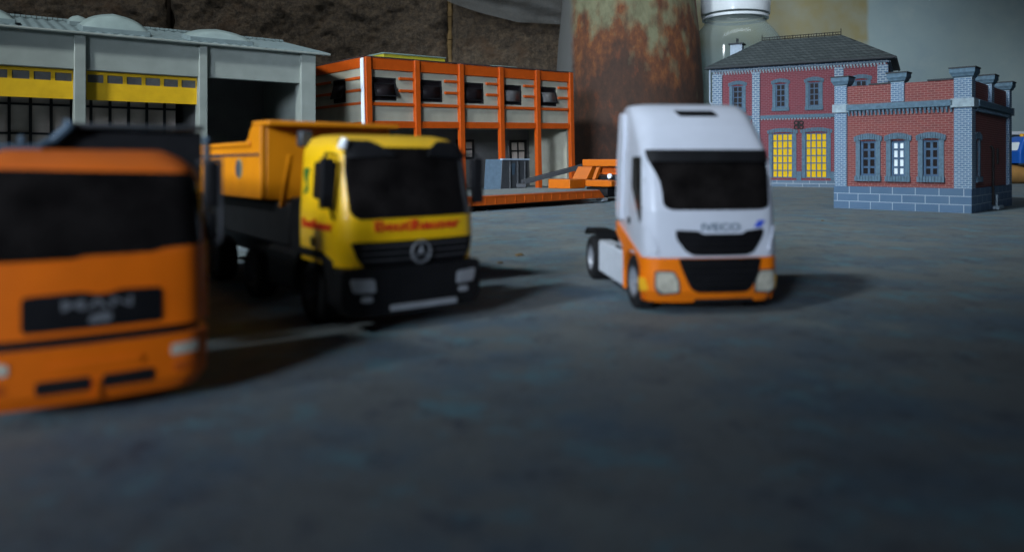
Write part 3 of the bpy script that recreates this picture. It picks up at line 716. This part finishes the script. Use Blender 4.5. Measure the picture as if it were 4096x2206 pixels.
g = MB(); g.box(2.0, 3.3, .05, .45, 7.96, 8.05); g.box(5.4, 6.8, .02, .5, 7.96, 8.06); g.box(1.0, 1.6, .1, .42, 7.955, 7.99); g.build('coping_plate', 'cap_dark', bb)
MB().tube([(7.86, 5.3, .3), (7.86, 5.3, 3.9), (7.72, 5.3, 4.05)], .08, 8).build('downpipe', 'iron', bb)
MB().tube([(7.62, 7.9, 2.9), (7.62, 7.9, 3.95)], .09, 8).build('wall_fitting', 'iron', bb)
g = MB(); g.box(7.79, 8.15, 5.6, 7.0, 0, .22); g.cyl((7.98, 5.7, .22), (7.98, 5.7, .95), .07, n=8); g.build('step', 'trim_light', bb, bevel=.03)

# ------------------------------------------------------------------ things at the right edge
o = MB().lathe((0, 0, 0), [(0, 0), (1.33, 0), (1.33, 24), (0, 24)], 'x', 48).build('wooden_pole', mat('bare_wood', (.42, .22, .07), .4, var=.2, vs=.8, coat=.2)); o.location = (70.2, 105, 1.33)
tag(o, 'round varnished wooden pole lying on the ground behind the brick annex', 'pole')
vn = thing('toy_van', 'blue toy van with white windows and a red wheel arch on the wooden pole', 'toy van', (70.9, 105, 2.67))
sl = [(.25, 1.9, 0, 9, .3, .05), (1.9, 1.9, .02, 9, .35, .08), (3.3, 1.75, .55, 9, .4, .08), (3.85, 1.55, .85, 8.8, .4, .1), (4.05, 1.2, 1.2, 8.4, .4, .1)]
vroot = vn; cab = Cab(sl); vr = bpy.data.objects.new('body_mount', None)
ob = cab.mesh('body', 'toy_blue', vn, .2); rotM = Matrix.Rotation(radians(-90), 4, 'Z')     # the van points to the left
ob.data.transform(rotM)
for (a, b_) in ((.85, 2.0), (2.5, 4.1), (4.6, 6.2)):
    o = skin('side_window', rpoly([(a, 2.1), (b_, 2.1), (b_, 3.25), (a + .12, 3.25)], .12), cab.side, .03, 'pane_white', vn, axis='x-', step=.4); o.data.transform(rotM)
    
for o in [c_ for c_ in vn.children if c_.name.startswith('side_window')]: o.data.transform(Matrix.Scale(-1, 4, (0, 1, 0))); o.data.flip_normals()
o = skin('windscreen', rpoly([(-1.4, 2.05), (1.4, 2.05), (1.25, 3.2), (-1.25, 3.2)], .2), cab.front, .03, 'pane_white', vn, step=.4); o.data.transform(rotM)
for x in (1.7, 7.0):
    MB().prism(rpoly([(x - .95, .1), (x + .95, .1), (x + .75, .75), (x - .75, .75)], .2), 'y', -1.98, -1.7).build('wheel_arch', 'toy_red', vn)
    for s_ in (-1, 1):
        q = MB().lathe((x, s_ * 1.6, .0), [(0, -.25), (.5, -.25), (.5, .25), (0, .25)], 'y', 24); w_ = q.build('wheel', 'rubber', vn); w_.location.z = .42; w_.data.transform(Matrix.Translation((0, 0, 0)))
MB().lathe((1.3, -.6, 4.0), [(.3, 0), (.28, .35), (.0, .45)], 'z', 16).build('beacon', 'amber', vn)
tb = thing('plastic_tub', 'pale translucent plastic tub behind the blue toy van', 'tub', (80, 118, 0))
g = MB(); g.prism(rpoly([(-7.5, -5), (7.5, -5), (7.5, 5), (-7.5, 5)], .8), 'z', 0, 7.2); g.build('tub', 'skip_blue', tb, bevel=.2)
MB().prism(rpoly([(-7.9, -5.4), (7.9, -5.4), (7.9, 5.4), (-7.9, 5.4)], .9), 'z', 7.21, 7.75).build('lid', 'tank_white', tb, bevel=.1)

# ------------------------------------------------------------------ low loader trailer with its rear frame, skip behind
tl = thing('low_loader_trailer', 'orange low loader trailer with a dusty flat deck behind the yellow tipper', 'trailer', (-1.8, 45.2, 0), 49)
# x along the deck to the right and away, y across it; the near side is y = 0
g = MB(); g.prism([(-6, .36), (13.4, .36), (12.7, .96), (-6, .96)], 'y', 0, 6.4); dk = g.build('deck', 'deck_orange', tl, bevel=.04)
MB().box(-5.9, 12.6, .12, 6.28, .965, 1.0).build('deck_dust', 'deck_dust', dk)
g = MB(); x = -5.5
while x < 12: g.box(x, x + .06, -.03, .03, .42, .9); x += .95
g.box(-5.8, 12.6, -.05, .02, .86, .93); g.build('stake_rail', 'deck_orange', dk)
g = MB(); g.box(-3, 12, 1.2, 5.2, .18, .35); ax = g.build('axle_frame', 'steel_dark', tl)
for x in (-2, -.6, .8):
    for y_ in (.9, 5.5): MB().lathe((x, y_, .34), [(0, -.3), (.33, -.3), (.33, .3), (0, .3)], 'y', 20).build('wheel', 'rubber', tl)
MB().box(12.2, 14.2, 2.4, 4.5, 1.01, 1.72).build('ballast_box', 'loader_orange', tl, bevel=.04)
g = MB(); g.box(14.25, 15.0, .2, 3.2, 1.15, 1.66); g.box(14.2, 15.1, .0, .2, 1.18, 1.62); g.build('cross_bar', 'loader_orange', tl, bevel=.05)
g = MB(); g.prism([(14.5, 1.7), (15.3, 1.7), (15.9, 2.68), (15.3, 2.68)], 'y', 2.5, 3.9); g.prism([(14.8, 1.7), (15.2, 1.7), (15.8, 2.66), (15.4, 2.66)], 'y', 1.9, 2.2); g.build('upright', 'loader_orange', tl, bevel=.04)
g = MB(); g.box(15.2, 16.4, -1.2, 3.4, 2.7, 3.26); g.build('top_beam', 'loader_orange', tl, bevel=.05)
g = MB(); g.box(16.0, 17.2, -1.0, 2.4, 2.05, 2.68); g.build('under_beam', 'deck_orange', tl, bevel=.05)
g = MB(); g.box(15.6, 20, -.9, 2.8, .7, 1.9); g.box(14.6, 16, .6, 2.6, .35, 1.1); g.build('chassis', 'black_plastic', tl, bevel=.08)
for x, y_ in ((16.5, -.9), (16.5, 2.4), (18.4, -.9)):
    q = MB().lathe((x, y_, .85), [(0, -.35), (.5, -.35), (.8, -.3), (.85, 0), (.8, .3), (.5, .35), (0, .35)], 'y', 28); q.build('wheel', 'rubber', tl)
MB().cyl((15.45, .9, 1.95), (15.3, .9, 1.95), .2, n=16).build('tail_lamp', 'tank_white', tl)
MB().box(13.5, 14.2, .3, .9, .1, .34).build('foot', 'tank_white', tl, bevel=.04)
# ramp: a long dark channel resting from the deck up on the frame
g = MB(); A = Vector((.9, 60, 1.25)); B = Vector((6.0, 61.5, 2.55)); d = (B - A).normalized(); up = Vector((0, 0, 1)); sd = d.cross(up).normalized()
for oy, h in ((-.45, .34), (.45, .34), (0, .1)):
    w_ = .07 if h > .2 else .4; c0 = A + sd * oy; c1 = B + sd * oy
    P = [c + sd * (w_ * sx) + up * (h * sz) for c in (c0, c1) for sx, sz in ((-1, 0), (1, 0), (1, 1), (-1, 1))]
    g.add(P, [(0, 1, 2, 3), (7, 6, 5, 4), (0, 4, 5, 1), (1, 5, 6, 2), (2, 6, 7, 3), (3, 7, 4, 0)])
g.box(A.x - .55, A.x + .25, A.y - .6, A.y + .4, 1.0, 1.3)
tag(g.build('loading_ramp', 'steel_dark', bevel=.02), 'long black channel-shaped ramp sloping up to the orange trailer frame', 'ramp')
sk = thing('metal_skip', 'small grey skip with sloping pale blue side standing behind the trailer deck', 'skip', (-.87, 65, 0), 49)
# x along the dark face, y along the pale side
def taper(x0, x1, y0, y1, z0, z1, dx, dy):
    return [(x0 + dx, y0 + dy, z0), (x1 - dx, y0 + dy, z0), (x1 - dx, y1 - dy, z0), (x0 + dx, y1 - dy, z0), (x0, y0, z1), (x1, y0, z1), (x1, y1, z1), (x0, y1, z1)]
BX = [(0, 3, 2, 1), (4, 5, 6, 7), (0, 1, 5, 4), (1, 2, 6, 5), (2, 3, 7, 6), (3, 0, 4, 7)]
g = MB(); g.add(taper(0, .1, 0, 2.0, .5, 3.3, -.25, 0), BX); g.build('side_panel', 'skip_blue', sk, bevel=.03)
g = MB(); g.prism([(-.2, .5), (3.3, .5), (3.6, 3.2), (0, 3.3)], 'y', -.02, .1); fp = g.build('front_panel', 'skip_dark', sk, bevel=.03)
g = MB(); g.box(-.1, 3.7, -.12, .16, 3.22, 3.36); g.build('rim', 'zinc', fp)
g = MB()
for x in (.95, 2.0, 3.0): g.box(x, x + .1, -.14, -.02, .7, 3.1)
g.build('rib', 'skip_dark', fp)
MB().prism(rpoly([(1.25, 1.9), (1.6, 1.9), (1.72, 2.95), (1.25, 2.95)], .15), 'y', -.08, -.03).build('sight_window', 'skip_blue', fp)
g = MB(); g.box(-.2, 3.4, .15, 1.95, .4, .55); g.box(3.35, 3.5, .1, 2.0, .5, 3.2); g.box(0.2, 3.3, 1.85, 2.0, .5, 3.1); g.box(.3, .8, .3, 1.7, 0, .4); g.box(2.4, 2.9, .3, 1.7, 0, .4); g.build('tray', 'skip_dark', sk)

# ------------------------------------------------------------------ white tractor unit
a4 = radians(4.5)
wt = thing('tractor_truck', 'white toy tractor truck with an orange bumper and high roof, parked alone in the middle', 'toy truck', (3.98, 14.42, 0), 6.5)
sl = [(.26, 1.33, .10, .5, .36, .14), (.5, 1.40, .0, .5, .30, .13), (1.12, 1.40, .0, .5, .30, .13), (1.14, 1.37, .03, 2.25, .26, .13),
      (2.05, 1.37, .06, 2.25, .26, .13), (3.24, 1.34, .34, 2.25, .24, .14), (3.32, 1.33, .40, 2.25, .24, .14), (3.75, 1.31, .70, 2.25, .34, .16), (4.02, 1.29, .98, 2.25, .36, .15), (4.17, 1.25, 1.22, 2.23, .38, .12), (4.23, 1.2, 1.4, 2.2, .38, .1), (4.26, 1.08, 1.6, 2.12, .34, .08)]
cb = Cab(sl); body = cb.mesh('cab', 'truck_white', wt, .06, 1.14, 4.26)
sh = -.02
skin('windscreen', rpoly([(-1.27, 3.26), (1.27, 3.26), (1.24, 2.9), (1.17, 2.12), (.98, 2.07), (-.84, 2.07), (-1.0, 2.14), (-1.02, 2.62), (-1.24, 3.06)], [.04, .04, .1, .12, .3, .3, .15, .2, .05]), cb.front, .012, 'glass_dark', wt)
skin('sun_visor', rpoly([(-1.25, 3.26), (1.26, 3.26), (1.24, 3.02), (-1.22, 3.02)], .05), cb.front, .07, 'black_plastic', wt, back=0)
skin('upper_grille', rpoly([(-.78, 1.68), (-.32, 1.66), (-.24, 1.6), (.58, 1.6), (.66, 1.66), (1.04, 1.70), (1.02, 1.55), (.82, 1.24), (.66, 1.18), (-.42, 1.18), (-.58, 1.26), (-.76, 1.5)], .05), cb.front, .012, 'black_grille', wt)
for z in (1.30, 1.41, 1.52):
    g = MB()
    P = [(-.55 - (z - 1.3) * .4 + (1.35 + (z - 1.3) * .8) * i / 12, z) for i in range(13)]
    g.tube([(x, cb.front(x, z) - .02, z) for x, z in P], .012, 5); g.build('grille_bar', 'black_plastic', wt)
letters('nameplate', 'IVECO', .2, .13, 1.73, cb.front, 'letter_grey', wt, width=.8, ext=.008)
skin('badge', rpoly([(.82, 1.72), (.98, 1.72), (1.08, 1.86), (.92, 1.86)], .03), cb.front, .01, 'blue_ink', wt)
skin('roof_hatch', rpoly([(-.40, 3.96), (.44, 3.96), (.36, 4.09), (-.48, 4.09)], .03, 3), cb.front, .02, 'black_plastic', wt)
# flare on the right lower corner of the cab
for s_ in (-1, 1):
    skin('wind_deflector', [(s_ * q[0], q[1]) for q in rpoly([(1.12, 1.25), (1.36, 1.2), (1.36, 1.75), (1.3, 1.75)], .05)], cb.front, .05, 'truck_white', wt)
    # side window, door line, pillar and handle
    ax = 'x-' if s_ < 0 else 'x+'
    skin('side_window', rpoly([(.42, 3.12), (1.12, 3.12), (1.12, 2.5), (.72, 2.05), (.5, 1.78), (.42, 1.9)], .07), cb.side, .012, 'glass_dark', wt, axis=ax, back=.03)
    skin('door_handle', rpoly([(1.22, 1.72), (1.36, 1.72), (1.36, 1.86), (1.22, 1.86)], .02), cb.side, .02, 'black_plastic', wt, axis=ax)
    skin('side_fairing', rpoly([(1.82, 1.75), (2.22, 1.8), (2.22, 4.1), (1.9, 4.06), (1.78, 3.6)], .06), cb.side, .05, 'truck_white', wt, axis=ax, back=.03)
    q = MB(); q.cyl((s_ * 1.32, .42, 2.15), (s_ * 1.30, .52, 3.1), .05, .04, 8); q.build('mirror', 'tank_white', wt)
# bumper with wheel arches
bp = cb.mesh('bumper', 'truck_orange', wt, .06, .26, 1.13)
skin('lower_grille', rpoly([(-.74, 1.125), (1.0 - .03, 1.125), (.9, .82), (.74, .52), (.62, .46), (-.36, .46), (-.5, .54), (-.64, .85)], .06), cb.front, .014, 'black_grille', wt)
for z in (.62, .75, .88, 1.0):
    MB().tube([(x * .1 * (1.0 if z > .8 else .75) + .12, cb.front(x * .1 + .12, z) - .022, z) for x in range(-7, 8)], .012, 5).build('grille_bar', 'black_plastic', wt)
skin('air_intake', rpoly([(-.42, .25), (.85, .25), (.78, .36), (-.36, .36)], .03), lambda x, z: cb.front(x, .3), .012, 'black_plastic', wt)
for s_ in (-1, 1):
    o = skin('headlight', [(s_ * q[0] + .1 * (s_ < 0), q[1]) for q in rpoly([(.78 + .06, .48), (1.16, .45), (1.27, .56), (1.26, .86), (.94, .86), (.86, .7)], .06)], cb.front, .02, 'lamp_lens', wt)
    skin('lamp_housing', [(s_ * q[0] + .1 * (s_ < 0), q[1]) for q in rpoly([(.80, .45), (1.2, .41), (1.3, .54), (1.29, .89), (.92, .89), (.82, .7)], .06)], cb.front, .012, 'rim_dark', wt)
    ax = 'x-' if s_ < 0 else 'x+'
    sd_ = lambda y, z: 1.37
    arc = [(1.0 + .66 * cos(t_), .55 + .66 * sin(t_)) for t_ in [radians(d_) for d_ in range(0, 181, 12)]]
    skin('wheel_arch', [(.46, .5)] + [(.46, 1.16), (1.2, 1.38), (2.26, 1.70), (2.26, 1.46), (1.74, 1.2), (1.66, .5)] [:6] + [(1.6, .5)] + [p for p in arc if p[1] > .55], sd_, .03, 'truck_orange', wt, axis=ax, back=.3)
    skin('indicator', rpoly([(.18, .5), (.4, .45), (.42, .74), (.24, .74)], .04), cb.side, .03, 'amber', wt, axis=ax)
    g = MB(); g.box(min(s_ * 1.0, s_ * 1.36), max(s_ * 1.0, s_ * 1.36), 1.84, 4.15, .3, 1.08); tk = g.build('side_tank', 'tank_white', wt, bevel=.05)
    MB().box(min(s_ * 1.0, s_ * 1.37), max(s_ * 1.0, s_ * 1.37), 1.72, 1.83, .28, 1.12).build('tank_end', 'truck_orange', tk, bevel=.02)
    MB().box(min(s_ * 1.05, s_ * 1.365), max(s_ * 1.05, s_ * 1.365), 1.9, 2.5, 1.082, 1.13).build('tank_cap', 'black_plastic', tk, bevel=.02)
    for y_ in (1.0, 4.9): wheel(wt, s_ * (1.2 if y_ < 2 else 1.15), y_, .55, .34 if y_ < 2 else .5)
    MB().prism([(4.1, 1.12), (4.4, 1.28), (5.4, 1.28), (5.7, 1.12), (5.6, 1.08), (5.3, 1.2), (4.5, 1.2), (4.2, 1.08)], 'x', s_ * .85, s_ * 1.4).build('mudguard', 'black_plastic', wt, bevel=.02)
g = MB(); g.box(-.6, .6, .4, 5.9, .5, .95); g.box(-1.25, 1.25, 2.06, 2.3, .95, 1.6); g.box(-.9, .9, .15, 2, .28, 1.15); g.build('chassis', 'black_plastic', wt, bevel=.04)
MB().lathe((0, 4.6, .96), [(0, 0), (.55, 0), (.55, .12), (0, .14)], 'z', 32).build('fifth_wheel', 'black_plastic', wt)

# ------------------------------------------------------------------ yellow tipper
yt = thing('tipper_truck', 'yellow toy tipper truck with red lettering, black bumper and an orange dump body', 'toy truck', (-1.73, 13.46, 0), 37)
sl = [(1.16, 1.40, .03, 2.12, .30, .14), (1.6, 1.43, .0, 2.12, .32, .14), (2.0, 1.43, .03, 2.12, .32, .14), (3.15, 1.36, .26, 2.12, .28, .14),
      (3.32, 1.33, .34, 2.12, .3, .16), (3.45, 1.24, .55, 2.08, .32, .18), (3.52, 1.08, .85, 1.95, .32, .16)]
cb = Cab(sl); cb.mesh('cab', 'truck_yellow', yt, .06)
skin('windscreen', rpoly([(-1.22, 3.28), (1.27, 3.28), (1.36, 2.9), (1.38, 2.02), (-1.12, 2.0), (-1.24, 2.12), (-1.26, 2.9)], [.1, .1, .2, .1, .25, .1, .1]), cb.front, .014, 'glass_dark', yt)
skin('sun_visor', rpoly([(-1.22, 3.42), (-.72, 3.40), (-.42, 3.2), (-.30, 3.12), (-1.24, 3.08)], .06), cb.front, .07, 'black_plastic', yt, back=0)
skin('sun_visor', rpoly([(1.24, 3.40), (.75, 3.42), (.45, 3.28), (.35, 3.12), (1.3, 3.08)], .06), cb.front, .07, 'black_plastic', yt, back=0)
skin('grille', rpoly([(-1.25, 1.60), (1.28, 1.60), (1.22, 1.36), (1.08, 1.16), (-1.02, 1.16), (-1.14, 1.32)], .05), cb.front, .02, 'black_grille', yt)
for z in (1.27, 1.39, 1.51):
    MB().tube([(x, cb.front(x, z) - .03, z) for x in [-1.05 + 2.15 * i / 14 for i in range(15)]], .018, 5).build('grille_bar', 'rim_dark', yt)
e = (.06, cb.front(0, 1.36) - .07, 1.38); g = MB(); g.ring(e, .19, .026, 32, 8)
for d_ in (90, 210, 330):
    a = radians(d_); q = Vector((cos(a), 0, sin(a))); n_ = Vector((-sin(a), 0, cos(a))); c0 = Vector(e)
    g.add([c0 + n_ * .04, c0 - n_ * .04, c0 + q * .19, c0 + Vector((0, -.03, 0))], [(0, 1, 2), (0, 3, 2), (1, 2, 3), (0, 1, 3)])
g.build('star_emblem', 'badge_grey', yt)
letters('front_lettering', 'Beutlhauser', .27, .06, 1.86, cb.front, 'red_ink', yt, width=1.78, ext=.006)
letters('door_lettering', 'Beutlhauser', .25, 1.18, 1.86, cb.side, 'red_ink', yt, width=1.4, axis='x-', rev=True, ext=.006)
for s_ in (-1, 1):
    ax = 'x-' if s_ < 0 else 'x+'
    skin('side_window', rpoly([(.5, 3.02), (1.42, 3.02), (1.42, 2.35), (.9, 2.3), (.46, 2.12)], .08), cb.side, .012, 'glass_dark', yt, axis=ax, back=.03)
    skin('door_mark', rpoly([(1.62, 2.9), (1.92, 2.9), (1.9, 2.72), (1.75, 2.6), (1.9, 2.4), (1.62, 2.45), (1.7, 2.7)], .05), cb.side, .01, 'green_ink', yt, axis=ax, back=.02)
    skin('door_handle', rpoly([(1.28, 1.45), (1.46, 1.45), (1.46, 1.62), (1.28, 1.62)], .03), cb.side, .02, 'black_plastic', yt, axis=ax)
    g = MB(); g.box(min(s_ * 1.46, s_ * 1.68), max(s_ * 1.46, s_ * 1.68), .32, .45, 2.4, 3.08); g.box(min(s_ * 1.46, s_ * 1.7), max(s_ * 1.46, s_ * 1.7), .33, .45, 2.2, 2.46); g.tube([(s_ * 1.36, .5, 3.14), (s_ * 1.6, .4, 3.16), (s_ * 1.6, .4, 2.5), (s_ * 1.44, .42, 2.0)], .03, 6)
    g.build('mirror', 'black_plastic', yt, bevel=.04)
    skin('headlight', [(s_ * q[0], q[1]) for q in rpoly([(.84, .72), (1.24, .74), (1.3, .98), (.86, .95)], .06)], lambda x, z: .02 + .1 * abs(x / 1.4) ** 3, .08, 'grey_chrome', yt, back=.02)
    skin('fog_lamp', [(s_ * q[0], q[1]) for q in rpoly([(.9, .56), (1.1, .56), (1.1, .66), (.9, .66)], .04)], lambda x, z: .02 + .1 * abs(x / 1.4) ** 3, .08, 'grey_chrome', yt, back=.02)
    for y_ in (1.55, 4.9, 7.9, 9.4): wheel(yt, s_ * 1.22, y_, .56, .34 if y_ < 2 else .46, 'rim_dark')
    MB().prism([(.5, .5), (.5, 1.25), (1.0, 1.4), (2.2, 1.4), (2.4, .9), (2.3, .9), (2.05, 1.24), (1.0, 1.24), (.75, .9), (.7, .5)], 'x', s_ * 1.0, s_ * 1.44).build('mudguard', 'black_plastic', yt, bevel=.03)
    MB().box(min(s_ * .7, s_ * 1.35), max(s_ * .7, s_ * 1.35), 2.5, 4.2, .4, 1.25).build('fuel_tank', 'black_plastic', yt, bevel=.1)
skin('bumper', rpoly([(-1.42, 1.14), (1.42, 1.14), (1.44, .5), (1.25, .3), (-1.25, .3), (-1.44, .5)], .08), lambda x, z: .02 + .1 * abs(x / 1.4) ** 3, .05, 'black_plastic', yt, back=.5)
skin('bumper_plate', rpoly([(-.56, .47), (.82, .47), (.82, .37), (-.56, .37)], .03), lambda x, z: .02, .09, 'grey_chrome', yt, back=.02)
g = MB(); g.box(-.55, .55, .5, 12.2, .7, 1.3); g.box(-1.3, 1.3, 2.2, 2.9, 1.2, 2.3); g.box(-1.1, 1.1, .3, 2.1, .5, 1.15); g.box(-1.2, 1.2, 3.2, 11.8, 1.25, 2.15); g.build('chassis', 'black_plastic', yt, bevel=.05)
# dump body
bx = bpy.data.objects.new('dump_body', None); C.objects.link(bx); bx.parent = yt
side = rpoly([(4.0, 2.22), (11.6, 2.18), (12.1, 3.46), (4.9, 3.46), (4.62, 3.84), (4.0, 3.88)], [.05, .1, .05, .25, .2, .05])
for s_ in (-1, 1): MB().prism(side, 'x', s_ * 1.42, s_ * 1.54).build('side_panel', 'bed_yellow', bx, bevel=.04)
MB().box(-1.41, 1.41, 4.0, 4.12, 2.2, 3.84).build('front_panel', 'bed_yellow', bx, bevel=.03)
MB().prism([(3.45, 3.88), (4.5, 3.90), (4.5, 3.80), (3.45, 3.77)], 'x', -1.56, 1.5).build('canopy', 'bed_yellow', bx, bevel=.03)
MB().box(-1.41, 1.41, 4.12, 11.6, 2.2, 2.32).build('floor', 'bed_yellow', bx)
g = MB(); g.box(-1.6, -1.55, 4.6, 12.05, 3.36, 3.46); g.box(1.55, 1.6, 4.6, 12.05, 3.36, 3.46); g.build('rim', 'bed_yellow', bx, bevel=.02)
g = MB(); g.box(-1.553, -1.545, 4.05, 11.95, 3.14, 3.2); g.build('seam', 'roof_dark', bx)
MB().cyl((-1.545, 5.5, 2.86), (-1.56, 5.5, 2.86), .2, n=24).build('emblem', 'skip_dark', bx)
MB().cyl((-1.545, 5.44, 2.86), (-1.552, 5.44, 2.86), .23, n=24).build('emblem_disc', 'pale_ink', bx)
MB().prism([(3.0, 2.1), (3.1, 2.1), (2.6, 3.15), (2.5, 3.15)], 'x', -1.46, -1.36).build('strut', 'bed_yellow', yt)
g = MB(); g.box(-1.46, -1.2, 1.9, 2.15, 3.3, 3.62); g.build('lamp_box', 'steel_dark', yt, bevel=.05)
MB().cyl((-1.28, .42, 3.24), (-1.22, .42, 3.42), .09, .07, 14).build('marker_lamp', 'cap_white', yt)
MB().box(1.45, 1.62, 1.9, 2.1, 3.0, 3.25).build('marker_lamp', 'amber', yt, bevel=.04)

# ------------------------------------------------------------------ orange truck at the left edge
ot = thing('tipper_truck', 'orange toy truck with a wide black grille at the left edge, nearest to the viewer', 'toy truck', (-4.82, 8.5, 0), 33)
sl = [(.24, 1.2, .08, 2.0, .30, .1), (.40, 1.29, .0, 2.0, .32, .1), (.98, 1.31, .0, 2.0, .32, .1), (1.9, 1.31, .05, 2.0, .34, .1),
      (2.75, 1.25, .24, 2.0, .3, .12), (2.92, 1.21, .34, 2.0, .3, .14), (3.06, 1.08, .6, 1.95, .32, .16), (3.16, .9, .95, 1.8, .32, .14)]
cb = Cab(sl)
cb.mesh('cab', 'old_orange', ot, .06, 1.03, 3.16)
cb.mesh('bumper', 'old_orange', ot, .06, .24, .91)
c2 = Cab([(.91, 1.22, .07, 1.98, .34, .1), (1.03, 1.22, .07, 1.98, .34, .1)]); c2.mesh('gap_strip', 'black_plastic', ot, .04)
skin('windscreen', rpoly([(-1.08, 2.93), (1.14, 2.86), (1.22, 2.6), (1.21, 1.99), (.75, 1.97), (.62, 1.93), (-.1, 1.93), (-.2, 1.9), (-1.17, 1.9), (-1.17, 2.6)], .06), cb.front, .014, 'glass_dark', ot)
skin('grille', rpoly([(-.70, 1.50), (-.1, 1.52), (.02, 1.48), (.14, 1.48), (.28, 1.52), (.72, 1.50), (.72, 1.10), (-.70, 1.10)], .06), cb.front, .016, 'black_grille', ot)
letters('nameplate', 'MAN', .17, .04, 1.37, cb.front, 'badge_grey', ot, width=.72, ext=.006)
skin('grille_emblem', rpoly([(-.06, 1.16), (.17, 1.16), (.2, 1.24), (.1, 1.28), (-.03, 1.24)], .03), cb.front, .025, 'badge_grey', ot)
for a, b_ in ((-.54, -.06), (.12, .6)):
    skin('air_slot', rpoly([(a - .03, .55), (b_ + .03, .55), (b_ + .03, .40), (a - .03, .40)], .04), cb.front, .014, 'black_plastic', ot)
skin('bumper_rib', rpoly([(.0, .5), (.06, .5), (.06, .28), (.0, .28)], .02), cb.front, .03, 'old_orange', ot)
skin('bumper_step', rpoly([(-.45, .72), (.5, .72), (.5, .64), (-.45, .64)], .02), cb.front, .025, 'old_orange', ot)
for s_ in (-1, 1):
    ax = 'x-' if s_ < 0 else 'x+'
    skin('headlight', [(s_ * q[0], q[1]) for q in rpoly([(.82, .66), (1.14, .67), (1.15, .81), (.82, .79)], .04)], cb.front, .016, 'lamp_lens', ot)
    skin('indicator', [(s_ * q[0], q[1]) for q in rpoly([(.86, .45), (1.12, .47), (1.12, .58), (.86, .56)], .04)], cb.front, .014, 'deck_orange', ot)
    skin('side_window', rpoly([(.5, 2.8), (1.4, 2.8), (1.4, 2.1), (.5, 2.0)], .08), cb.side, .012, 'glass_dark', ot, axis=ax, back=.03)
    g = MB(); g.box(min(s_ * 1.27, s_ * 1.45), max(s_ * 1.27, s_ * 1.45), .36, .48, 2.42, 3.02); g.box(min(s_ * 1.28, s_ * 1.42), max(s_ * 1.28, s_ * 1.42), .37, .48, 1.98, 2.36); mr = g.build('mirror', 'black_plastic', ot, bevel=.04)
    MB().tube([(s_ * 1.2, .5, 3.0), (s_ * 1.47, .4, 3.05), (s_ * 1.47, .4, 2.0), (s_ * 1.3, .45, 1.8)], .025, 6).build('mirror_arm', 'rim_dark', mr)
    for y_ in (1.5, 7.6, 9.2): wheel(ot, s_ * 1.06, y_, .5, .3, 'rim_dark')
g = MB(); g.box(-.5, .5, .5, 12, .5, 1.0); g.box(-1.1, 1.1, 2.05, 2.5, .8, 2.6); g.build('chassis', 'black_plastic', ot, bevel=.05)
# its dark tipping body with a pale rim
bx = bpy.data.objects.new('dump_body', None); C.objects.link(bx); bx.parent = ot
MB().prism(rpoly([(-.5, 1.7), (1.75, 1.7), (1.76, 3.5), (-.1, 3.52), (-.42, 3.2)], .05), 'y', 3.3, 3.42).build('front_panel', 'black_plastic', bx)
g = MB(); g.box(-.14, 1.78, 3.15, 3.5, 3.52, 3.6); g.build('canopy', 'steel_dark', bx, bevel=.03)
for s_ in (-1, 1): MB().prism([(3.43, 1.3), (12.4, 1.3), (12.8, 3.15), (3.43, 3.15)], 'x', s_ * 1.3, s_ * 1.4).build('side_panel', 'bed_grey', bx, bevel=.04)  # sides run on out of view, lengthened to shade the yellow tipper
MB().box(-1.3, 1.3, 3.43, 12.4, 1.28, 1.4).build('floor', 'bed_grey', bx)
g = MB(); g.tube([(-.14, 3.2, 3.53), (-.36, 3.2, 3.3), (-.5, 3.1, 3.22)], .075, 8); g.cyl((-.16, 3.16, 3.54), (-.1, 3.16, 3.58), .1, n=12); g.build('rim', 'skip_blue', bx)
g = MB(); g.box(-1.4, -.45, 2.6, 3.1, 3.1, 3.26); g.cyl((-.72, 2.7, 3.26), (-.72, 2.7, 3.38), .05, n=10); g.build('roof_carrier', 'skip_blue', ot, bevel=.04)
MB().lathe((1.8, 3.1, 3.36), [(0, -.07), (.06, -.04), (.085, 0), (.06, .04), (0, .07)], 'z', 16).build('marker_lamp', 'skip_blue', ot)
MB().tube([(1.8, 3.1, 3.3), (1.8, 3.1, 1.2)], .06, 10).build('exhaust_stack', 'rim_dark', ot)

# ------------------------------------------------------------------ small debris on the ground
for i, (px_, py_) in enumerate(((-.35, 22.0), (.25, 23.8), (9.5, 34), (16, 38), (12, 43))):
    bm = bmesh.new(); bmesh.ops.create_icosphere(bm, subdivisions=2, radius=1)
    for v_ in bm.verts: v_.co *= 1 + .45 * noise.noise(v_.co * 1.3 + Vector((i * 3.3, 0, 0)))
    s_ = random.uniform(.05, .12)
    for v_ in bm.verts: v_.co = Vector((v_.co.x * s_ * 1.6, v_.co.y * s_, v_.co.z * s_ * .5 + s_ * .3))
    me = bpy.data.meshes.new('crumb'); bm.to_mesh(me); bm.free(); me.materials.append(M['mortar'])
    o = link('crumb', me); o.location = (px_, py_, 0); o.rotation_euler.z = random.uniform(0, 6)
    tag(o, 'tiny brown crumb of dirt lying on the grey board', 'crumb', 'crumbs of dirt on the board')
